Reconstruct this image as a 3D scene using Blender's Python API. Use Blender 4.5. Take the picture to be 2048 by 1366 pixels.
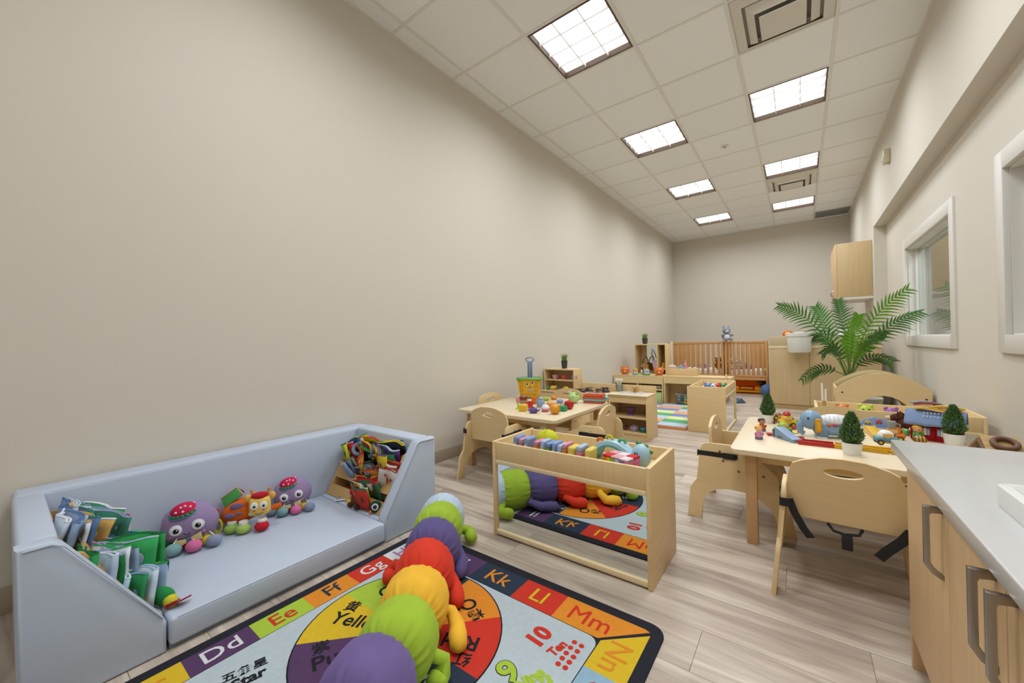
import bpy, bmesh, math, random
from mathutils import Vector, Matrix, Euler
for o in list(bpy.data.objects): bpy.data.objects.remove(o)
scene = bpy.context.scene
COL = scene.collection
rnd = random.Random(7)
R = math.radians
# ------------------------------------------------------------------ camera
CAMH, FPX = 0.945, 768.1068
YAW, PITCH, ROLL = -0.6431, 0.0032, 0.0214
cam = bpy.data.cameras.new('camera'); camo = bpy.data.objects.new('camera', cam); COL.objects.link(camo)
cam.sensor_fit = 'HORIZONTAL'; cam.sensor_width = 36.0; cam.lens = FPX / 2048 * 36.0
cam.clip_start = 0.02; cam.clip_end = 60
_c, _s = math.cos(YAW), math.sin(YAW)
_right = Vector((_c, -_s, 0)); _flat = Vector((_s, _c, 0)); _z = Vector((0, 0, 1))
_fwd = math.cos(PITCH) * _flat + math.sin(PITCH) * _z
_up = -math.sin(PITCH) * _flat + math.cos(PITCH) * _z
_r2 = math.cos(ROLL) * _right - math.sin(ROLL) * _up
_u2 = math.sin(ROLL) * _right + math.cos(ROLL) * _up
mw = Matrix.Identity(4)
for i in range(3):
    mw[i][0] = _r2[i]; mw[i][1] = _u2[i]; mw[i][2] = -_fwd[i]
mw[2][3] = CAMH
camo.matrix_world = mw
scene.camera = camo
# ------------------------------------------------------------------ exposure, world
vs = scene.view_settings
scene.display_settings.display_device = 'sRGB'
vs.view_transform = 'Standard'; vs.look = 'None'; vs.gamma = 1.0; vs.use_curve_mapping = False
vs.exposure = -0.15
w = bpy.data.worlds.new('world'); scene.world = w; w.use_nodes = True
w.node_tree.nodes['Background'].inputs[0].default_value = (.95, .97, 1, 1)
w.node_tree.nodes['Background'].inputs[1].default_value = 0.12
LIGHT_W = 15.5
LIGHT_COL = (.885, .935, 1.0)
LIGHT_SPREAD = R(162)

def ray(px, py):
    a = (px - 1024) / FPX; b = (683 - py) / FPX
    return _fwd + a * _r2 + b * _u2
def atz(px, py, z):
    r = ray(px, py); t = (z - CAMH) / r.z
    return Vector((r.x * t, r.y * t, z))
def aty(px, py, y):
    r = ray(px, py); t = y / r.y
    return Vector((r.x * t, y, CAMH + r.z * t))
def atx(px, py, x):
    r = ray(px, py); t = x / r.x
    return Vector((x, r.y * t, CAMH + r.z * t))
def mpp(p):      # metres per photo pixel at point p
    return (Vector((p[0], p[1], p[2] - CAMH))).dot(_fwd) / FPX

# ------------------------------------------------------------------ materials
def lin(c):
    c = c / 255.0
    return c / 12.92 if c <= .04045 else ((c + .055) / 1.055) ** 2.4
def C(h):
    if isinstance(h, str):
        h = h.lstrip('#'); h = tuple(int(h[i:i + 2], 16) for i in (0, 2, 4))
    return tuple(lin(v) for v in h) + (1.0,)
MATS = {}
def mat(name, col, rough=.5, metal=0.0, var=.0, scale=(8, 8, 8), bump=0.0, bscale=200.0, sheen=0.0, coat=0.0, emit=0.0, alpha=None, spec=.5, rand=0.0, detail=4):
    """principled material; var = colour variation from stretched noise, bump = fine relief"""
    if name in MATS: return MATS[name]
    m = bpy.data.materials.new(name); m.use_nodes = True
    nt = m.node_tree; b = nt.nodes['Principled BSDF']
    base = C(col)
    b.inputs['Base Color'].default_value = base
    b.inputs['Roughness'].default_value = rough
    b.inputs['Metallic'].default_value = metal
    b.inputs['Specular IOR Level'].default_value = spec
    if sheen:
        b.inputs['Sheen Weight'].default_value = sheen
        b.inputs['Sheen Roughness'].default_value = .4
        b.inputs['Sheen Tint'].default_value = tuple(min(1, v * 1.3 + .1) for v in base[:3]) + (1,)
    if coat: b.inputs['Coat Weight'].default_value = coat; b.inputs['Coat Roughness'].default_value = .1
    if emit:
        b.inputs['Emission Color'].default_value = base; b.inputs['Emission Strength'].default_value = emit
    tc = nt.nodes.new('ShaderNodeTexCoord')
    if var or rand:
        mp = nt.nodes.new('ShaderNodeMapping'); mp.inputs['Scale'].default_value = scale
        nt.links.new(tc.outputs['Object'], mp.inputs['Vector'])
        n = nt.nodes.new('ShaderNodeTexNoise'); n.inputs['Scale'].default_value = 1.0; n.inputs['Detail'].default_value = detail
        n.inputs['Distortion'].default_value = .4
        nt.links.new(mp.outputs[0], n.inputs['Vector'])
        hsv = nt.nodes.new('ShaderNodeHueSaturation')
        hsv.inputs['Color'].default_value = base
        mr = nt.nodes.new('ShaderNodeMapRange'); mr.inputs['From Min'].default_value = .25; mr.inputs['From Max'].default_value = .75
        mr.inputs['To Min'].default_value = 1 - var; mr.inputs['To Max'].default_value = 1 + var
        nt.links.new(n.outputs['Fac'], mr.inputs['Value'])
        src = mr.outputs[0]
        if rand:
            oi = nt.nodes.new('ShaderNodeObjectInfo')
            mr2 = nt.nodes.new('ShaderNodeMapRange'); mr2.inputs['To Min'].default_value = 1 - rand; mr2.inputs['To Max'].default_value = 1 + rand
            nt.links.new(oi.outputs['Random'], mr2.inputs['Value'])
            mu = nt.nodes.new('ShaderNodeMath'); mu.operation = 'MULTIPLY'
            nt.links.new(src, mu.inputs[0]); nt.links.new(mr2.outputs[0], mu.inputs[1]); src = mu.outputs[0]
            vm = nt.nodes.new('ShaderNodeVectorMath'); vm.operation = 'ADD'
            sc = nt.nodes.new('ShaderNodeVectorMath'); sc.operation = 'SCALE'; sc.inputs[0].default_value = (37, 23, 11)
            nt.links.new(oi.outputs['Random'], sc.inputs['Scale'])
            nt.links.new(tc.outputs['Object'], vm.inputs[0]); nt.links.new(sc.outputs[0], vm.inputs[1])
            nt.links.new(vm.outputs[0], mp.inputs['Vector'])
        nt.links.new(src, hsv.inputs['Value'])
        nt.links.new(hsv.outputs[0], b.inputs['Base Color'])
    if bump:
        n2 = nt.nodes.new('ShaderNodeTexNoise'); n2.inputs['Scale'].default_value = bscale; n2.inputs['Detail'].default_value = 3
        nt.links.new(tc.outputs['Object'], n2.inputs['Vector'])
        bp = nt.nodes.new('ShaderNodeBump'); bp.inputs['Strength'].default_value = bump; bp.inputs['Distance'].default_value = .002
        nt.links.new(n2.outputs['Fac'], bp.inputs['Height']); nt.links.new(bp.outputs[0], b.inputs['Normal'])
    MATS[name] = m
    return m
def plastic(col, rough=.32): 
    h = col if isinstance(col, str) else '%02x%02x%02x' % tuple(col)
    return mat('plastic_' + h, h, rough, var=.02, scale=(3, 3, 3))
def plush(col):
    h = col if isinstance(col, str) else '%02x%02x%02x' % tuple(col)
    return mat('plush_' + h, h, .9, var=.10, scale=(30, 30, 30), bump=.35, bscale=420, sheen=.35, spec=.15)
def cloth(col):
    h = col if isinstance(col, str) else '%02x%02x%02x' % tuple(col)
    return mat('cloth_' + h, h, .85, var=.06, scale=(25, 25, 25), bump=.25, bscale=600, spec=.2)

M_ply = mat('birch_plywood', '#e2c693', .42, var=.045, scale=(3, 3, 55), rand=.015)
M_plyx = mat('birch_plywood_flat', '#e2c693', .42, var=.045, scale=(55, 3, 3), rand=.015)
M_edge = mat('plywood_edge', '#ecd9ae', .5, var=.07, scale=(4, 4, 90))
M_top = mat('table_laminate', '#e4d2b0', .38, var=.02, scale=(50, 3, 3))
M_beech = mat('beech_leg', '#c9a070', .45, var=.07, scale=(60, 60, 4))
M_maple = mat('maple_cabinet', '#dbb98c', .45, var=.06, scale=(40, 40, 2.5))
M_maple2 = mat('maple_partition', '#cdb386', .45, var=.05, scale=(40, 40, 2.5))
M_crib = mat('crib_wood', '#c8955a', .42, var=.06, scale=(50, 50, 5))
M_shelfwood = mat('pine_bookshelf', '#c89f62', .5, var=.08, scale=(40, 8, 8))
M_vinyl = mat('blue_grey_vinyl', '#bcc7d8', .48, var=.02, scale=(2, 2, 2), bump=.12, bscale=60)
M_vinyl2 = mat('blue_grey_vinyl_under', '#7c8797', .6)
M_black = mat('black_webbing', '#1d1d1f', .7, bump=.3, bscale=500)
M_white = mat('white_ceramic', '#eeeeea', .25)
M_nickel = mat('brushed_nickel', '#a9a49d', .32, metal=1.0, var=.05, scale=(200, 200, 4))
M_darkmetal = mat('dark_metal', '#3a3836', .35, metal=1.0)
M_paint = mat('wall_paint', '#d6cfc2', .75, var=.008, scale=(1.2, 1.2, 1.2), bump=.06, bscale=350, spec=.25)
M_trimw = mat('white_trim_paint', '#dedad2', .45)
M_base = mat('taupe_baseboard', '#a89a86', .6)
M_mirror = mat('mirror_glass', '#e4e8e6', .015, metal=1.0)
M_leafg = mat('palm_leaf', '#4f8a35', .5, var=.25, scale=(6, 6, 6))
M_tree = mat('mini_tree_leaf', '#5b8248', .6, var=.3, scale=(60, 60, 60))
M_grass = mat('grass_leaf', '#6f9a35', .55, var=.25, scale=(30, 30, 30))
M_soil = mat('soil', '#4a3a2c', .95, bump=.5, bscale=90)

# ------------------------------------------------------------------ mesh helpers
class MB:
    def __init__(s): s.bm = bmesh.new()
    def _xf(s, verts, loc=None, rot=None):
        m = Matrix.Identity(4)
        if rot is not None: m = Euler(rot).to_matrix().to_4x4()
        if loc is not None: m = Matrix.Translation(loc) @ m
        bmesh.ops.transform(s.bm, matrix=m, verts=verts)
    def box(s, x0, x1, y0, y1, z0, z1, bev=0, seg=2, rot=None, loc=None):
        r = bmesh.ops.create_cube(s.bm, size=1)
        vs_ = r['verts']
        for v in vs_:
            v.co = Vector(((x0 + x1) / 2 + v.co.x * (x1 - x0), (y0 + y1) / 2 + v.co.y * (y1 - y0), (z0 + z1) / 2 + v.co.z * (z1 - z0)))
        if bev:
            es = list({e for v in vs_ for e in v.link_edges})
            rr = bmesh.ops.bevel(s.bm, geom=es, offset=bev, segments=seg, affect='EDGES', profile=.5)
            vs_ = list({v for f in rr['faces'] for v in f.verts} | {v for v in vs_ if v.is_valid})
        if rot is not None or loc is not None: s._xf(vs_, loc, rot)
        return s
    def cyl(s, p0, p1, r0, r1=None, n=16, caps=True):
        p0 = Vector(p0); p1 = Vector(p1); r1 = r0 if r1 is None else r1
        d = p1 - p0; L = d.length
        q = d.to_track_quat('Z', 'Y').to_matrix().to_4x4()
        bmesh.ops.create_cone(s.bm, cap_ends=caps, segments=n, radius1=max(r0, 1e-5), radius2=max(r1, 1e-5), depth=L, matrix=Matrix.Translation((p0 + p1) / 2) @ q)
        return s
    def ball(s, c, r, sc=(1, 1, 1), n=16, rot=None):
        m = Matrix.Translation(c)
        if rot is not None: m = m @ Euler(rot).to_matrix().to_4x4()
        m = m @ Matrix.Diagonal((r * sc[0], r * sc[1], r * sc[2], 1))
        bmesh.ops.create_uvsphere(s.bm, u_segments=n, v_segments=max(6, n // 2 + 2), radius=1, matrix=m)
        return s
    def prism(s, poly, axis, a0, a1, bev=0, seg=2, hole=None):
        """poly: 2D points in the plane normal to axis (x: (y,z); y: (x,z); z: (x,y))"""
        def mk(p, a):
            return {'x': (a, p[0], p[1]), 'y': (p[0], a, p[1]), 'z': (p[0], p[1], a)}[axis]
        lo = [s.bm.verts.new(mk(p, a0)) for p in poly]; hi = [s.bm.verts.new(mk(p, a1)) for p in poly]
        n = len(poly); fs = []
        for i in range(n):
            fs.append(s.bm.faces.new((lo[i], lo[(i + 1) % n], hi[(i + 1) % n], hi[i])))
        capf = []
        if hole is None:
            capf = [s.bm.faces.new(list(reversed(lo))), s.bm.faces.new(hi)]
        else:
            hl = [s.bm.verts.new(mk(p, a0)) for p in hole]; hh = [s.bm.verts.new(mk(p, a1)) for p in hole]
            k = len(hole)
            for i in range(k): fs.append(s.bm.faces.new((hl[(i + 1) % k], hl[i], hh[i], hh[(i + 1) % k])))
            for out, inn in ((lo, hl), (hi, hh)):
                es = []
                for ring in (out, inn):
                    for i in range(len(ring)):
                        e = s.bm.edges.get((ring[i], ring[(i + 1) % len(ring)]))
                        es.append(e)
                bmesh.ops.triangle_fill(s.bm, use_beauty=True, edges=es)
        if bev:
            es = []
            for f in capf: es += list(f.edges)
            bmesh.ops.bevel(s.bm, geom=list(set(es)), offset=bev, segments=seg, affect='EDGES', profile=.5)
        return s
    def lathe(s, prof, c=(0, 0, 0), n=20, ax='z'):
        """prof: list of (r, h)"""
        rings = []
        for r, h in prof:
            ring = []
            for i in range(n):
                a = 2 * math.pi * i / n
                if ax == 'z': p = (c[0] + r * math.cos(a), c[1] + r * math.sin(a), c[2] + h)
                elif ax == 'y': p = (c[0] + r * math.cos(a), c[1] + h, c[2] + r * math.sin(a))
                else: p = (c[0] + h, c[1] + r * math.cos(a), c[2] + r * math.sin(a))
                ring.append(s.bm.verts.new(p))
            rings.append(ring)
        for k in range(len(rings) - 1):
            a, b = rings[k], rings[k + 1]
            for i in range(n):
                s.bm.faces.new((a[i], a[(i + 1) % n], b[(i + 1) % n], b[i]))
        if prof[0][0] > 1e-4: s.bm.faces.new(list(reversed(rings[0])))
        if prof[-1][0] > 1e-4: s.bm.faces.new(rings[-1])
        return s
    def tube(s, pts, r, n=8, closed=False):
        pts = [Vector(p) for p in pts]; rs = r if isinstance(r, (list, tuple)) else [r] * len(pts)
        rings = []; N = len(pts); up = Vector((0, 0, 1)); prev = None
        for i, p in enumerate(pts):
            a = pts[(i - 1) % N] if (i > 0 or closed) else p
            b = pts[(i + 1) % N] if (i < N - 1 or closed) else p
            d = (b - a).normalized()
            if prev is None:
                u = d.cross(up)
                if u.length < 1e-3: u = d.cross(Vector((1, 0, 0)))
            else: u = prev - d * prev.dot(d)
            u.normalize(); prev = u; v = d.cross(u)
            rings.append([s.bm.verts.new(p + rs[i] * (math.cos(t) * u + math.sin(t) * v)) for t in [2 * math.pi * k / n for k in range(n)]])
        for k in range(N if closed else N - 1):
            a, b = rings[k], rings[(k + 1) % N]
            for i in range(n): s.bm.faces.new((a[i], a[(i + 1) % n], b[(i + 1) % n], b[i]))
        if not closed:
            s.bm.faces.new(list(reversed(rings[0]))); s.bm.faces.new(rings[-1])
        return s
    def strip(s, pts, wvec, th):
        """flat band following pts, half-width vector wvec, thickness th"""
        pts = [Vector(p) for p in pts]; wv = Vector(wvec); rings = []
        for i, p in enumerate(pts):
            d = (pts[min(i + 1, len(pts) - 1)] - pts[max(i - 1, 0)]).normalized()
            n = d.cross(wv).normalized() * th / 2
            rings.append([s.bm.verts.new(q) for q in (p - wv - n, p + wv - n, p + wv + n, p - wv + n)])
        for k in range(len(rings) - 1):
            a, b = rings[k], rings[k + 1]
            for i in range(4): s.bm.faces.new((a[i], a[(i + 1) % 4], b[(i + 1) % 4], b[i]))
        s.bm.faces.new(list(reversed(rings[0]))); s.bm.faces.new(rings[-1])
        return s
    def mesh(s, name, m, smooth=40):
        bmesh.ops.recalc_face_normals(s.bm, faces=s.bm.faces)
        me = bpy.data.meshes.new(name); s.bm.to_mesh(me); s.bm.free()
        if smooth:
            me.shade_smooth(); me.set_sharp_from_angle(angle=R(smooth))
        if m is not None: me.materials.append(m)
        return me
    def build(s, name, m, parent=None, loc=None, rot=None, smooth=40):
        return link(name, s.mesh(name, m, smooth), parent, loc, rot)
def link(name, me, parent=None, loc=None, rot=None):
    o = bpy.data.objects.new(name, me); COL.objects.link(o)
    if parent is not None: o.parent = parent
    if loc is not None: o.location = loc
    if rot is not None: o.rotation_euler = rot
    return o
def tag(o, label, cat, group=None):
    o['label'] = label; o['category'] = cat
    if group: o['group'] = group
    return o
def struct(o, label=None):
    o['kind'] = 'structure'
    if label: o['label'] = label
    return o
def thing(name, label, cat, loc=(0, 0, 0), rotz=0.0, group=None, rot=None):
    o = bpy.data.objects.new(name, None); COL.objects.link(o); o.empty_display_size = .05
    o.location = loc; o.rotation_euler = rot if rot is not None else (0, 0, rotz)
    return tag(o, label, cat, group)
def copy_tree(o, parent=None):
    c = o.copy(); COL.objects.link(c); c.parent = parent
    for ch in [x for x in bpy.data.objects if x.parent == o]: copy_tree(ch, c)
    return c
def rrect(x0, x1, y0, y1, r, n=6):
    pts = []
    for cx, cy, a0 in ((x1 - r, y1 - r, 0), (x0 + r, y1 - r, 90), (x0 + r, y0 + r, 180), (x1 - r, y0 + r, 270)):
        for i in range(n + 1):
            a = R(a0 + 90 * i / n); pts.append((cx + r * math.cos(a), cy + r * math.sin(a)))
    return pts
def ellipse(cx, cy, a, b, n=20):
    return [(cx + a * math.cos(2 * math.pi * i / n), cy + b * math.sin(2 * math.pi * i / n)) for i in range(n)]
def text(name, s, size, m, parent, loc, rotz=0.0, ext=.0006, off=0.0, rot=None, sx=1.0, align='CENTER', shear=0.0):
    cu = bpy.data.curves.new(name, 'FONT'); cu.body = s; cu.size = size; cu.extrude = ext; cu.offset = off
    cu.align_x = align; cu.align_y = 'CENTER'; cu.resolution_u = 3; cu.shear = shear
    t = bpy.data.objects.new(name, cu); COL.objects.link(t)
    dg = bpy.context.evaluated_depsgraph_get()
    me = bpy.data.meshes.new_from_object(t.evaluated_get(dg))
    bpy.data.objects.remove(t); bpy.data.curves.remove(cu)
    me.materials.clear(); me.materials.append(m)
    o = link(name, me, parent, loc, rot if rot is not None else (0, 0, rotz)); o.scale = (sx, 1, 1)
    return o
# ================================================================== THE ROOM
XL, XR, XS, YB, YF, ZC = -2.334, 0.89, 0.772, 9.463, -1.9, 3.2
GX = [-2.1866 + .61 * i for i in range(5)]          # ceiling grid lines across the room
GY = [1.7304 + .61 * j for j in range(-6, 13)]      # and along it
# floor planks -----------------------------------------------------------
def plank_material():
    m = bpy.data.materials.new('vinyl_plank'); m.use_nodes = True
    nt = m.node_tree; b = nt.nodes['Principled BSDF']
    tc = nt.nodes.new('ShaderNodeTexCoord'); oi = nt.nodes.new('ShaderNodeObjectInfo')
    sc = nt.nodes.new('ShaderNodeVectorMath'); sc.operation = 'SCALE'; sc.inputs[0].default_value = (31, 57, 13)
    nt.links.new(oi.outputs['Random'], sc.inputs['Scale'])
    ad = nt.nodes.new('ShaderNodeVectorMath'); nt.links.new(tc.outputs['Object'], ad.inputs[0]); nt.links.new(sc.outputs[0], ad.inputs[1])
    def noise(scale, det, dist, rough=.55):
        mp = nt.nodes.new('ShaderNodeMapping'); mp.inputs['Scale'].default_value = scale
        nt.links.new(ad.outputs[0], mp.inputs['Vector'])
        n = nt.nodes.new('ShaderNodeTexNoise'); n.inputs['Scale'].default_value = 1; n.inputs['Detail'].default_value = det
        n.inputs['Distortion'].default_value = dist; n.inputs['Roughness'].default_value = rough
        nt.links.new(mp.outputs[0], n.inputs['Vector']); return n
    n1 = noise((1.6, 14, 1), 5, .9); n2 = noise((5, 95, 1), 4, .3)
    cr = nt.nodes.new('ShaderNodeValToRGB')
    e = cr.color_ramp.elements
    e[0].position = .26; e[0].color = C('#97877a'); e[1].position = .74; e[1].color = C('#d8ccbd')
    k = e.new(.42); k.color = C('#b0a193'); k = e.new(.57); k.color = C('#c5b7a7')
    nt.links.new(n1.outputs['Fac'], cr.inputs['Fac'])
    mr = nt.nodes.new('ShaderNodeMapRange'); mr.inputs['From Min'].default_value = .3; mr.inputs['From Max'].default_value = .7
    mr.inputs['To Min'].default_value = .91; mr.inputs['To Max'].default_value = 1.06
    nt.links.new(n2.outputs['Fac'], mr.inputs['Value'])
    mr2 = nt.nodes.new('ShaderNodeMapRange'); mr2.inputs['To Min'].default_value = .92; mr2.inputs['To Max'].default_value = 1.07
    nt.links.new(oi.outputs['Random'], mr2.inputs['Value'])
    mu = nt.nodes.new('ShaderNodeMath'); mu.operation = 'MULTIPLY'; nt.links.new(mr.outputs[0], mu.inputs[0]); nt.links.new(mr2.outputs[0], mu.inputs[1])
    hsv = nt.nodes.new('ShaderNodeHueSaturation'); nt.links.new(cr.outputs[0], hsv.inputs['Color']); nt.links.new(mu.outputs[0], hsv.inputs['Value'])
    nt.links.new(hsv.outputs[0], b.inputs['Base Color'])
    b.inputs['Roughness'].default_value = .42; b.inputs['Specular IOR Level'].default_value = .35
    return m
M_plank = plank_material()
M_seam = mat('floor_seam', '#8a7a66', .8)
fl = MB(); fl.box(XL - .2, XR + .2, YF, YB + .1, -.06, -.004)
floor = struct(fl.build('floor', M_seam), 'light oak vinyl plank floor')
PW, PL = .19, 1.22
_pm = {}
def plank(x0, x1, y0):
    L_ = round(x1 - x0, 3)
    if L_ not in _pm:
        b = MB(); b.box(-L_ / 2 + .0006, L_ / 2 - .0006, -PW / 2 + .0007, PW / 2 - .0007, -.004, 0)
        _pm[L_] = b.mesh('plank', M_plank, 0)
    link('plank', _pm[L_], floor, ((x0 + x1) / 2, y0 + PW / 2, 0))
y = 1.546 - 18 * PW; row = 0
offs = [0, .42, .83, .21, .63, 1.02]
while y < YB + .02:
    x = -.27 - 6 * PL + offs[(row - 16) % 6]
    while x < XR + .1:
        a, b_ = max(x, XL - .02), min(x + PL, XR + .1)
        if b_ - a > .02: plank(a, b_, y)
        x += PL
    y += PW; row += 1
# walls --------------------------------------------------------------------
struct(MB().box(XL - .12, XL, YF - .12, YB + .12, 0, ZC + .2).build('wall_left', M_paint), 'plain beige painted long wall')
struct(MB().box(XL, XR + .6, YB, YB + .12, 0, ZC + .2).build('wall_back', M_paint), 'beige painted end wall behind the cribs')
struct(MB().box(XL, XR + .6, YF - .12, YF, 0, ZC + .2).build('wall_front', M_paint), 'beige painted wall behind the viewer')
W2 = (4.13, 5.59, .925, 1.822)      # clear openings of the two windows: y0,y1,z0,z1
W1 = (1.35, 3.215, .925, 1.822)
wr = MB()
SZ, SY = 2.311, 6.64                 # soffit underside, end of the recess
T0, T1 = XR, XR + .13
ys = [YF, W1[0], W1[1], W2[0], W2[1], SY]
wr.box(T0, T1, YF, W1[0], 0, SZ); wr.box(T0, T1, W1[1], W2[0], 0, SZ); wr.box(T0, T1, W2[1], SY, 0, SZ)
for W in (W1, W2):
    wr.box(T0, T1, W[0], W[1], 0, W[2]); wr.box(T0, T1, W[0], W[1], W[3], SZ)
wr.box(XS, T1, YF, SY, SZ, ZC + .2); wr.box(XS, T1, SY, YB, 0, ZC + .2)
struct(wr.build('wall_right', M_paint, smooth=0), 'beige painted wall with a dropped soffit and two windows')
# the neighbouring room seen through the glass
nb = MB(); nb.box(XR + 2.3, XR + 2.4, .3, 8, 0, 3.0); nb.box(T1, XR + 2.4, .2, .3, 0, 3.0); nb.box(T1, XR + 2.4, 8, 8.1, 0, 3.0)
nb.box(T1, XR + 2.4, .2, 8.1, 3.0, 3.1); nb.box(T1, XR + 2.4, .2, 8.1, -.05, 0)
struct(nb.build('wall_neighbour_room', M_paint, smooth=0), 'beige walls of the room beyond the windows')
al = bpy.data.lights.new('neighbour_light', 'AREA'); al.size = 1.0; al.energy = 65; al.color = LIGHT_COL
ao = bpy.data.objects.new('neighbour_light', al); COL.objects.link(ao); ao.location = (XR + 1.2, 4.4, 2.97)
# windows --------------------------------------------------------------------
def glass_mat():
    m = bpy.data.materials.new('window_glass'); m.use_nodes = True
    nt = m.node_tree; b = nt.nodes['Principled BSDF']; out = nt.nodes['Material Output']
    tr = nt.nodes.new('ShaderNodeBsdfTransparent'); tr.inputs[0].default_value = (.93, .96, .95, 1)
    gl = nt.nodes.new('ShaderNodeBsdfGlossy'); gl.inputs['Roughness'].default_value = .01
    fr = nt.nodes.new('ShaderNodeFresnel'); ge = nt.nodes.new('ShaderNodeNewGeometry')
    ma = nt.nodes.new('ShaderNodeMapRange'); ma.inputs['To Min'].default_value = 1.55; ma.inputs['To Max'].default_value = 1 / 1.55
    nt.links.new(ge.outputs['Backfacing'], ma.inputs['Value']); nt.links.new(ma.outputs[0], fr.inputs['IOR'])
    mx = nt.nodes.new('ShaderNodeMixShader')
    nt.links.new(fr.outputs[0], mx.inputs[0]); nt.links.new(tr.outputs[0], mx.inputs[1]); nt.links.new(gl.outputs[0], mx.inputs[2])
    nt.links.new(mx.outputs[0], out.inputs['Surface']); return m
M_glass = glass_mat()
def acrylic_mat():
    m = M_glass.copy(); m.name = 'clear_acrylic'
    return m
M_acryl = acrylic_mat()
def window(name, W, lab):
    y0, y1, z0, z1 = W; e = thing(name, lab, 'window', (XR, (y0 + y1) / 2, z0)); del e['category']; struct(e, lab)
    cy = (y0 + y1) / 2; hw = (y1 - y0) / 2; h = z1 - z0; fw = .092
    p = -.014
    MB().box(p, .012, -hw - fw, -hw + .006, -fw, h + fw, .003).build('frame_side', M_trimw, e)
    MB().box(p, .012, hw - .006, hw + fw, -fw, h + fw, .003).build('frame_side', M_trimw, e)
    MB().box(p, .012, -hw + .006, hw - .006, h - .006, h + fw, .003).build('frame_head', M_trimw, e)
    MB().box(p - .004, .012, -hw + .006, hw - .006, -fw, .006, .003).build('sill', M_trimw, e)
    for a in (-1, 1):
        y_a, y_b = (-hw, -hw + .014) if a < 0 else (hw - .014, hw)
        MB().box(.012, .13, y_a, y_b, 0, h).build('jamb', M_trimw, e)
        MB().box(.06, .075, y_a + (.014 if a < 0 else -.02), y_b + (.02 if a < 0 else -.014), .014, h - .014).build('glazing_stop', M_trimw, e)
    MB().box(.012, .13, -hw + .014, hw - .014, h - .014, h).build('jamb', M_trimw, e)
    MB().box(.012, .13, -hw + .014, hw - .014, 0, .014).build('jamb', M_trimw, e)
    MB().box(.08, .086, -hw + .014, hw - .014, .014, h - .014).build('pane', M_glass, e)
    return e
window('window_1', W1, 'interior window nearest the worktop, cut off by the right edge')
window('window_2', W2, 'interior window behind the palm with grey-white frame')
# baseboards
struct(MB().box(XL, XL + .011, YF, YB, 0, .095, .003).build('baseboard_left', M_base), 'taupe baseboard along the long wall')
struct(MB().box(XL + .011, XS, YB - .011, YB, 0, .095, .003).build('baseboard_back', M_base), 'taupe baseboard of the end wall')
bb = MB(); bb.box(XR - .011, XR, YF, SY, 0, .095, .003)
struct(bb.build('baseboard_right', M_base), 'taupe baseboard under the windows')
# ceiling ---------------------------------------------------------------------
M_tile = mat('ceiling_tile', '#f3f3f1', .92, var=.02, scale=(90, 90, 90), bump=.6, bscale=160, spec=.1, rand=.012)
M_grid = mat('ceiling_grid', '#e5e2db', .6)
ceil = struct(MB().box(XL - .1, XR + .2, YF - .1, YB + .1, ZC + .1, ZC + .16).build('ceiling', M_grid), 'suspended ceiling of white mineral tiles')
FIX = {}
for j in (-5, -2, 1, 4, 7, 10):
    for i in (1, 3): FIX[(i, j)] = 'light'
del FIX[(1, -5)]; FIX[(3, 2)] = 'vent'; FIX[(3, 8)] = 'vent'
_tm = {}
colx = [XL] + GX + [XS]
rowy = [YF] + GY + [YB]
for a in range(len(colx) - 1):
    for b_ in range(len(rowy) - 1):
        i, j = a - 1, b_ - 1 - 6
        if (i, j) in FIX: continue
        x0, x1, y0, y1 = colx[a], colx[a + 1], rowy[b_], rowy[b_ + 1]
        k = (round(x1 - x0, 3), round(y1 - y0, 3))
        if k[1] < .02: continue
        if k not in _tm:
            _tm[k] = MB().box(-k[0] / 2 + .001, k[0] / 2 - .001, -k[1] / 2 + .001, k[1] / 2 - .001, 0, .016).mesh('ceiling_tile', M_tile, 0)
        link('ceiling_tile', _tm[k], ceil, ((x0 + x1) / 2, (y0 + y1) / 2, ZC))
for x in GX: MB().box(x - .012, x + .012, YF, YB, ZC - .004, ZC - .0002).build('grid_bar', M_grid, ceil)
for y in GY:
    for a in range(len(colx) - 1):
        x0 = colx[a] + (.012 if a else 0); x1 = colx[a + 1] - (.012 if a < len(colx) - 2 else 0)
        MB().box(x0, x1, y - .010, y + .010, ZC - .003, ZC - .0004).build('grid_bar', M_grid, ceil, smooth=0)
for x0, x1 in ((XL, XL + .02), (XS - .02, XS)): MB().box(x0, x1, YF, YB, ZC - .0045, ZC - .0003).build('edge_trim', M_grid, ceil, smooth=0)
MB().box(XL + .02, XS - .02, YB - .02, YB, ZC - .0045, ZC - .0003).build('edge_trim', M_grid, ceil, smooth=0)
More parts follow.
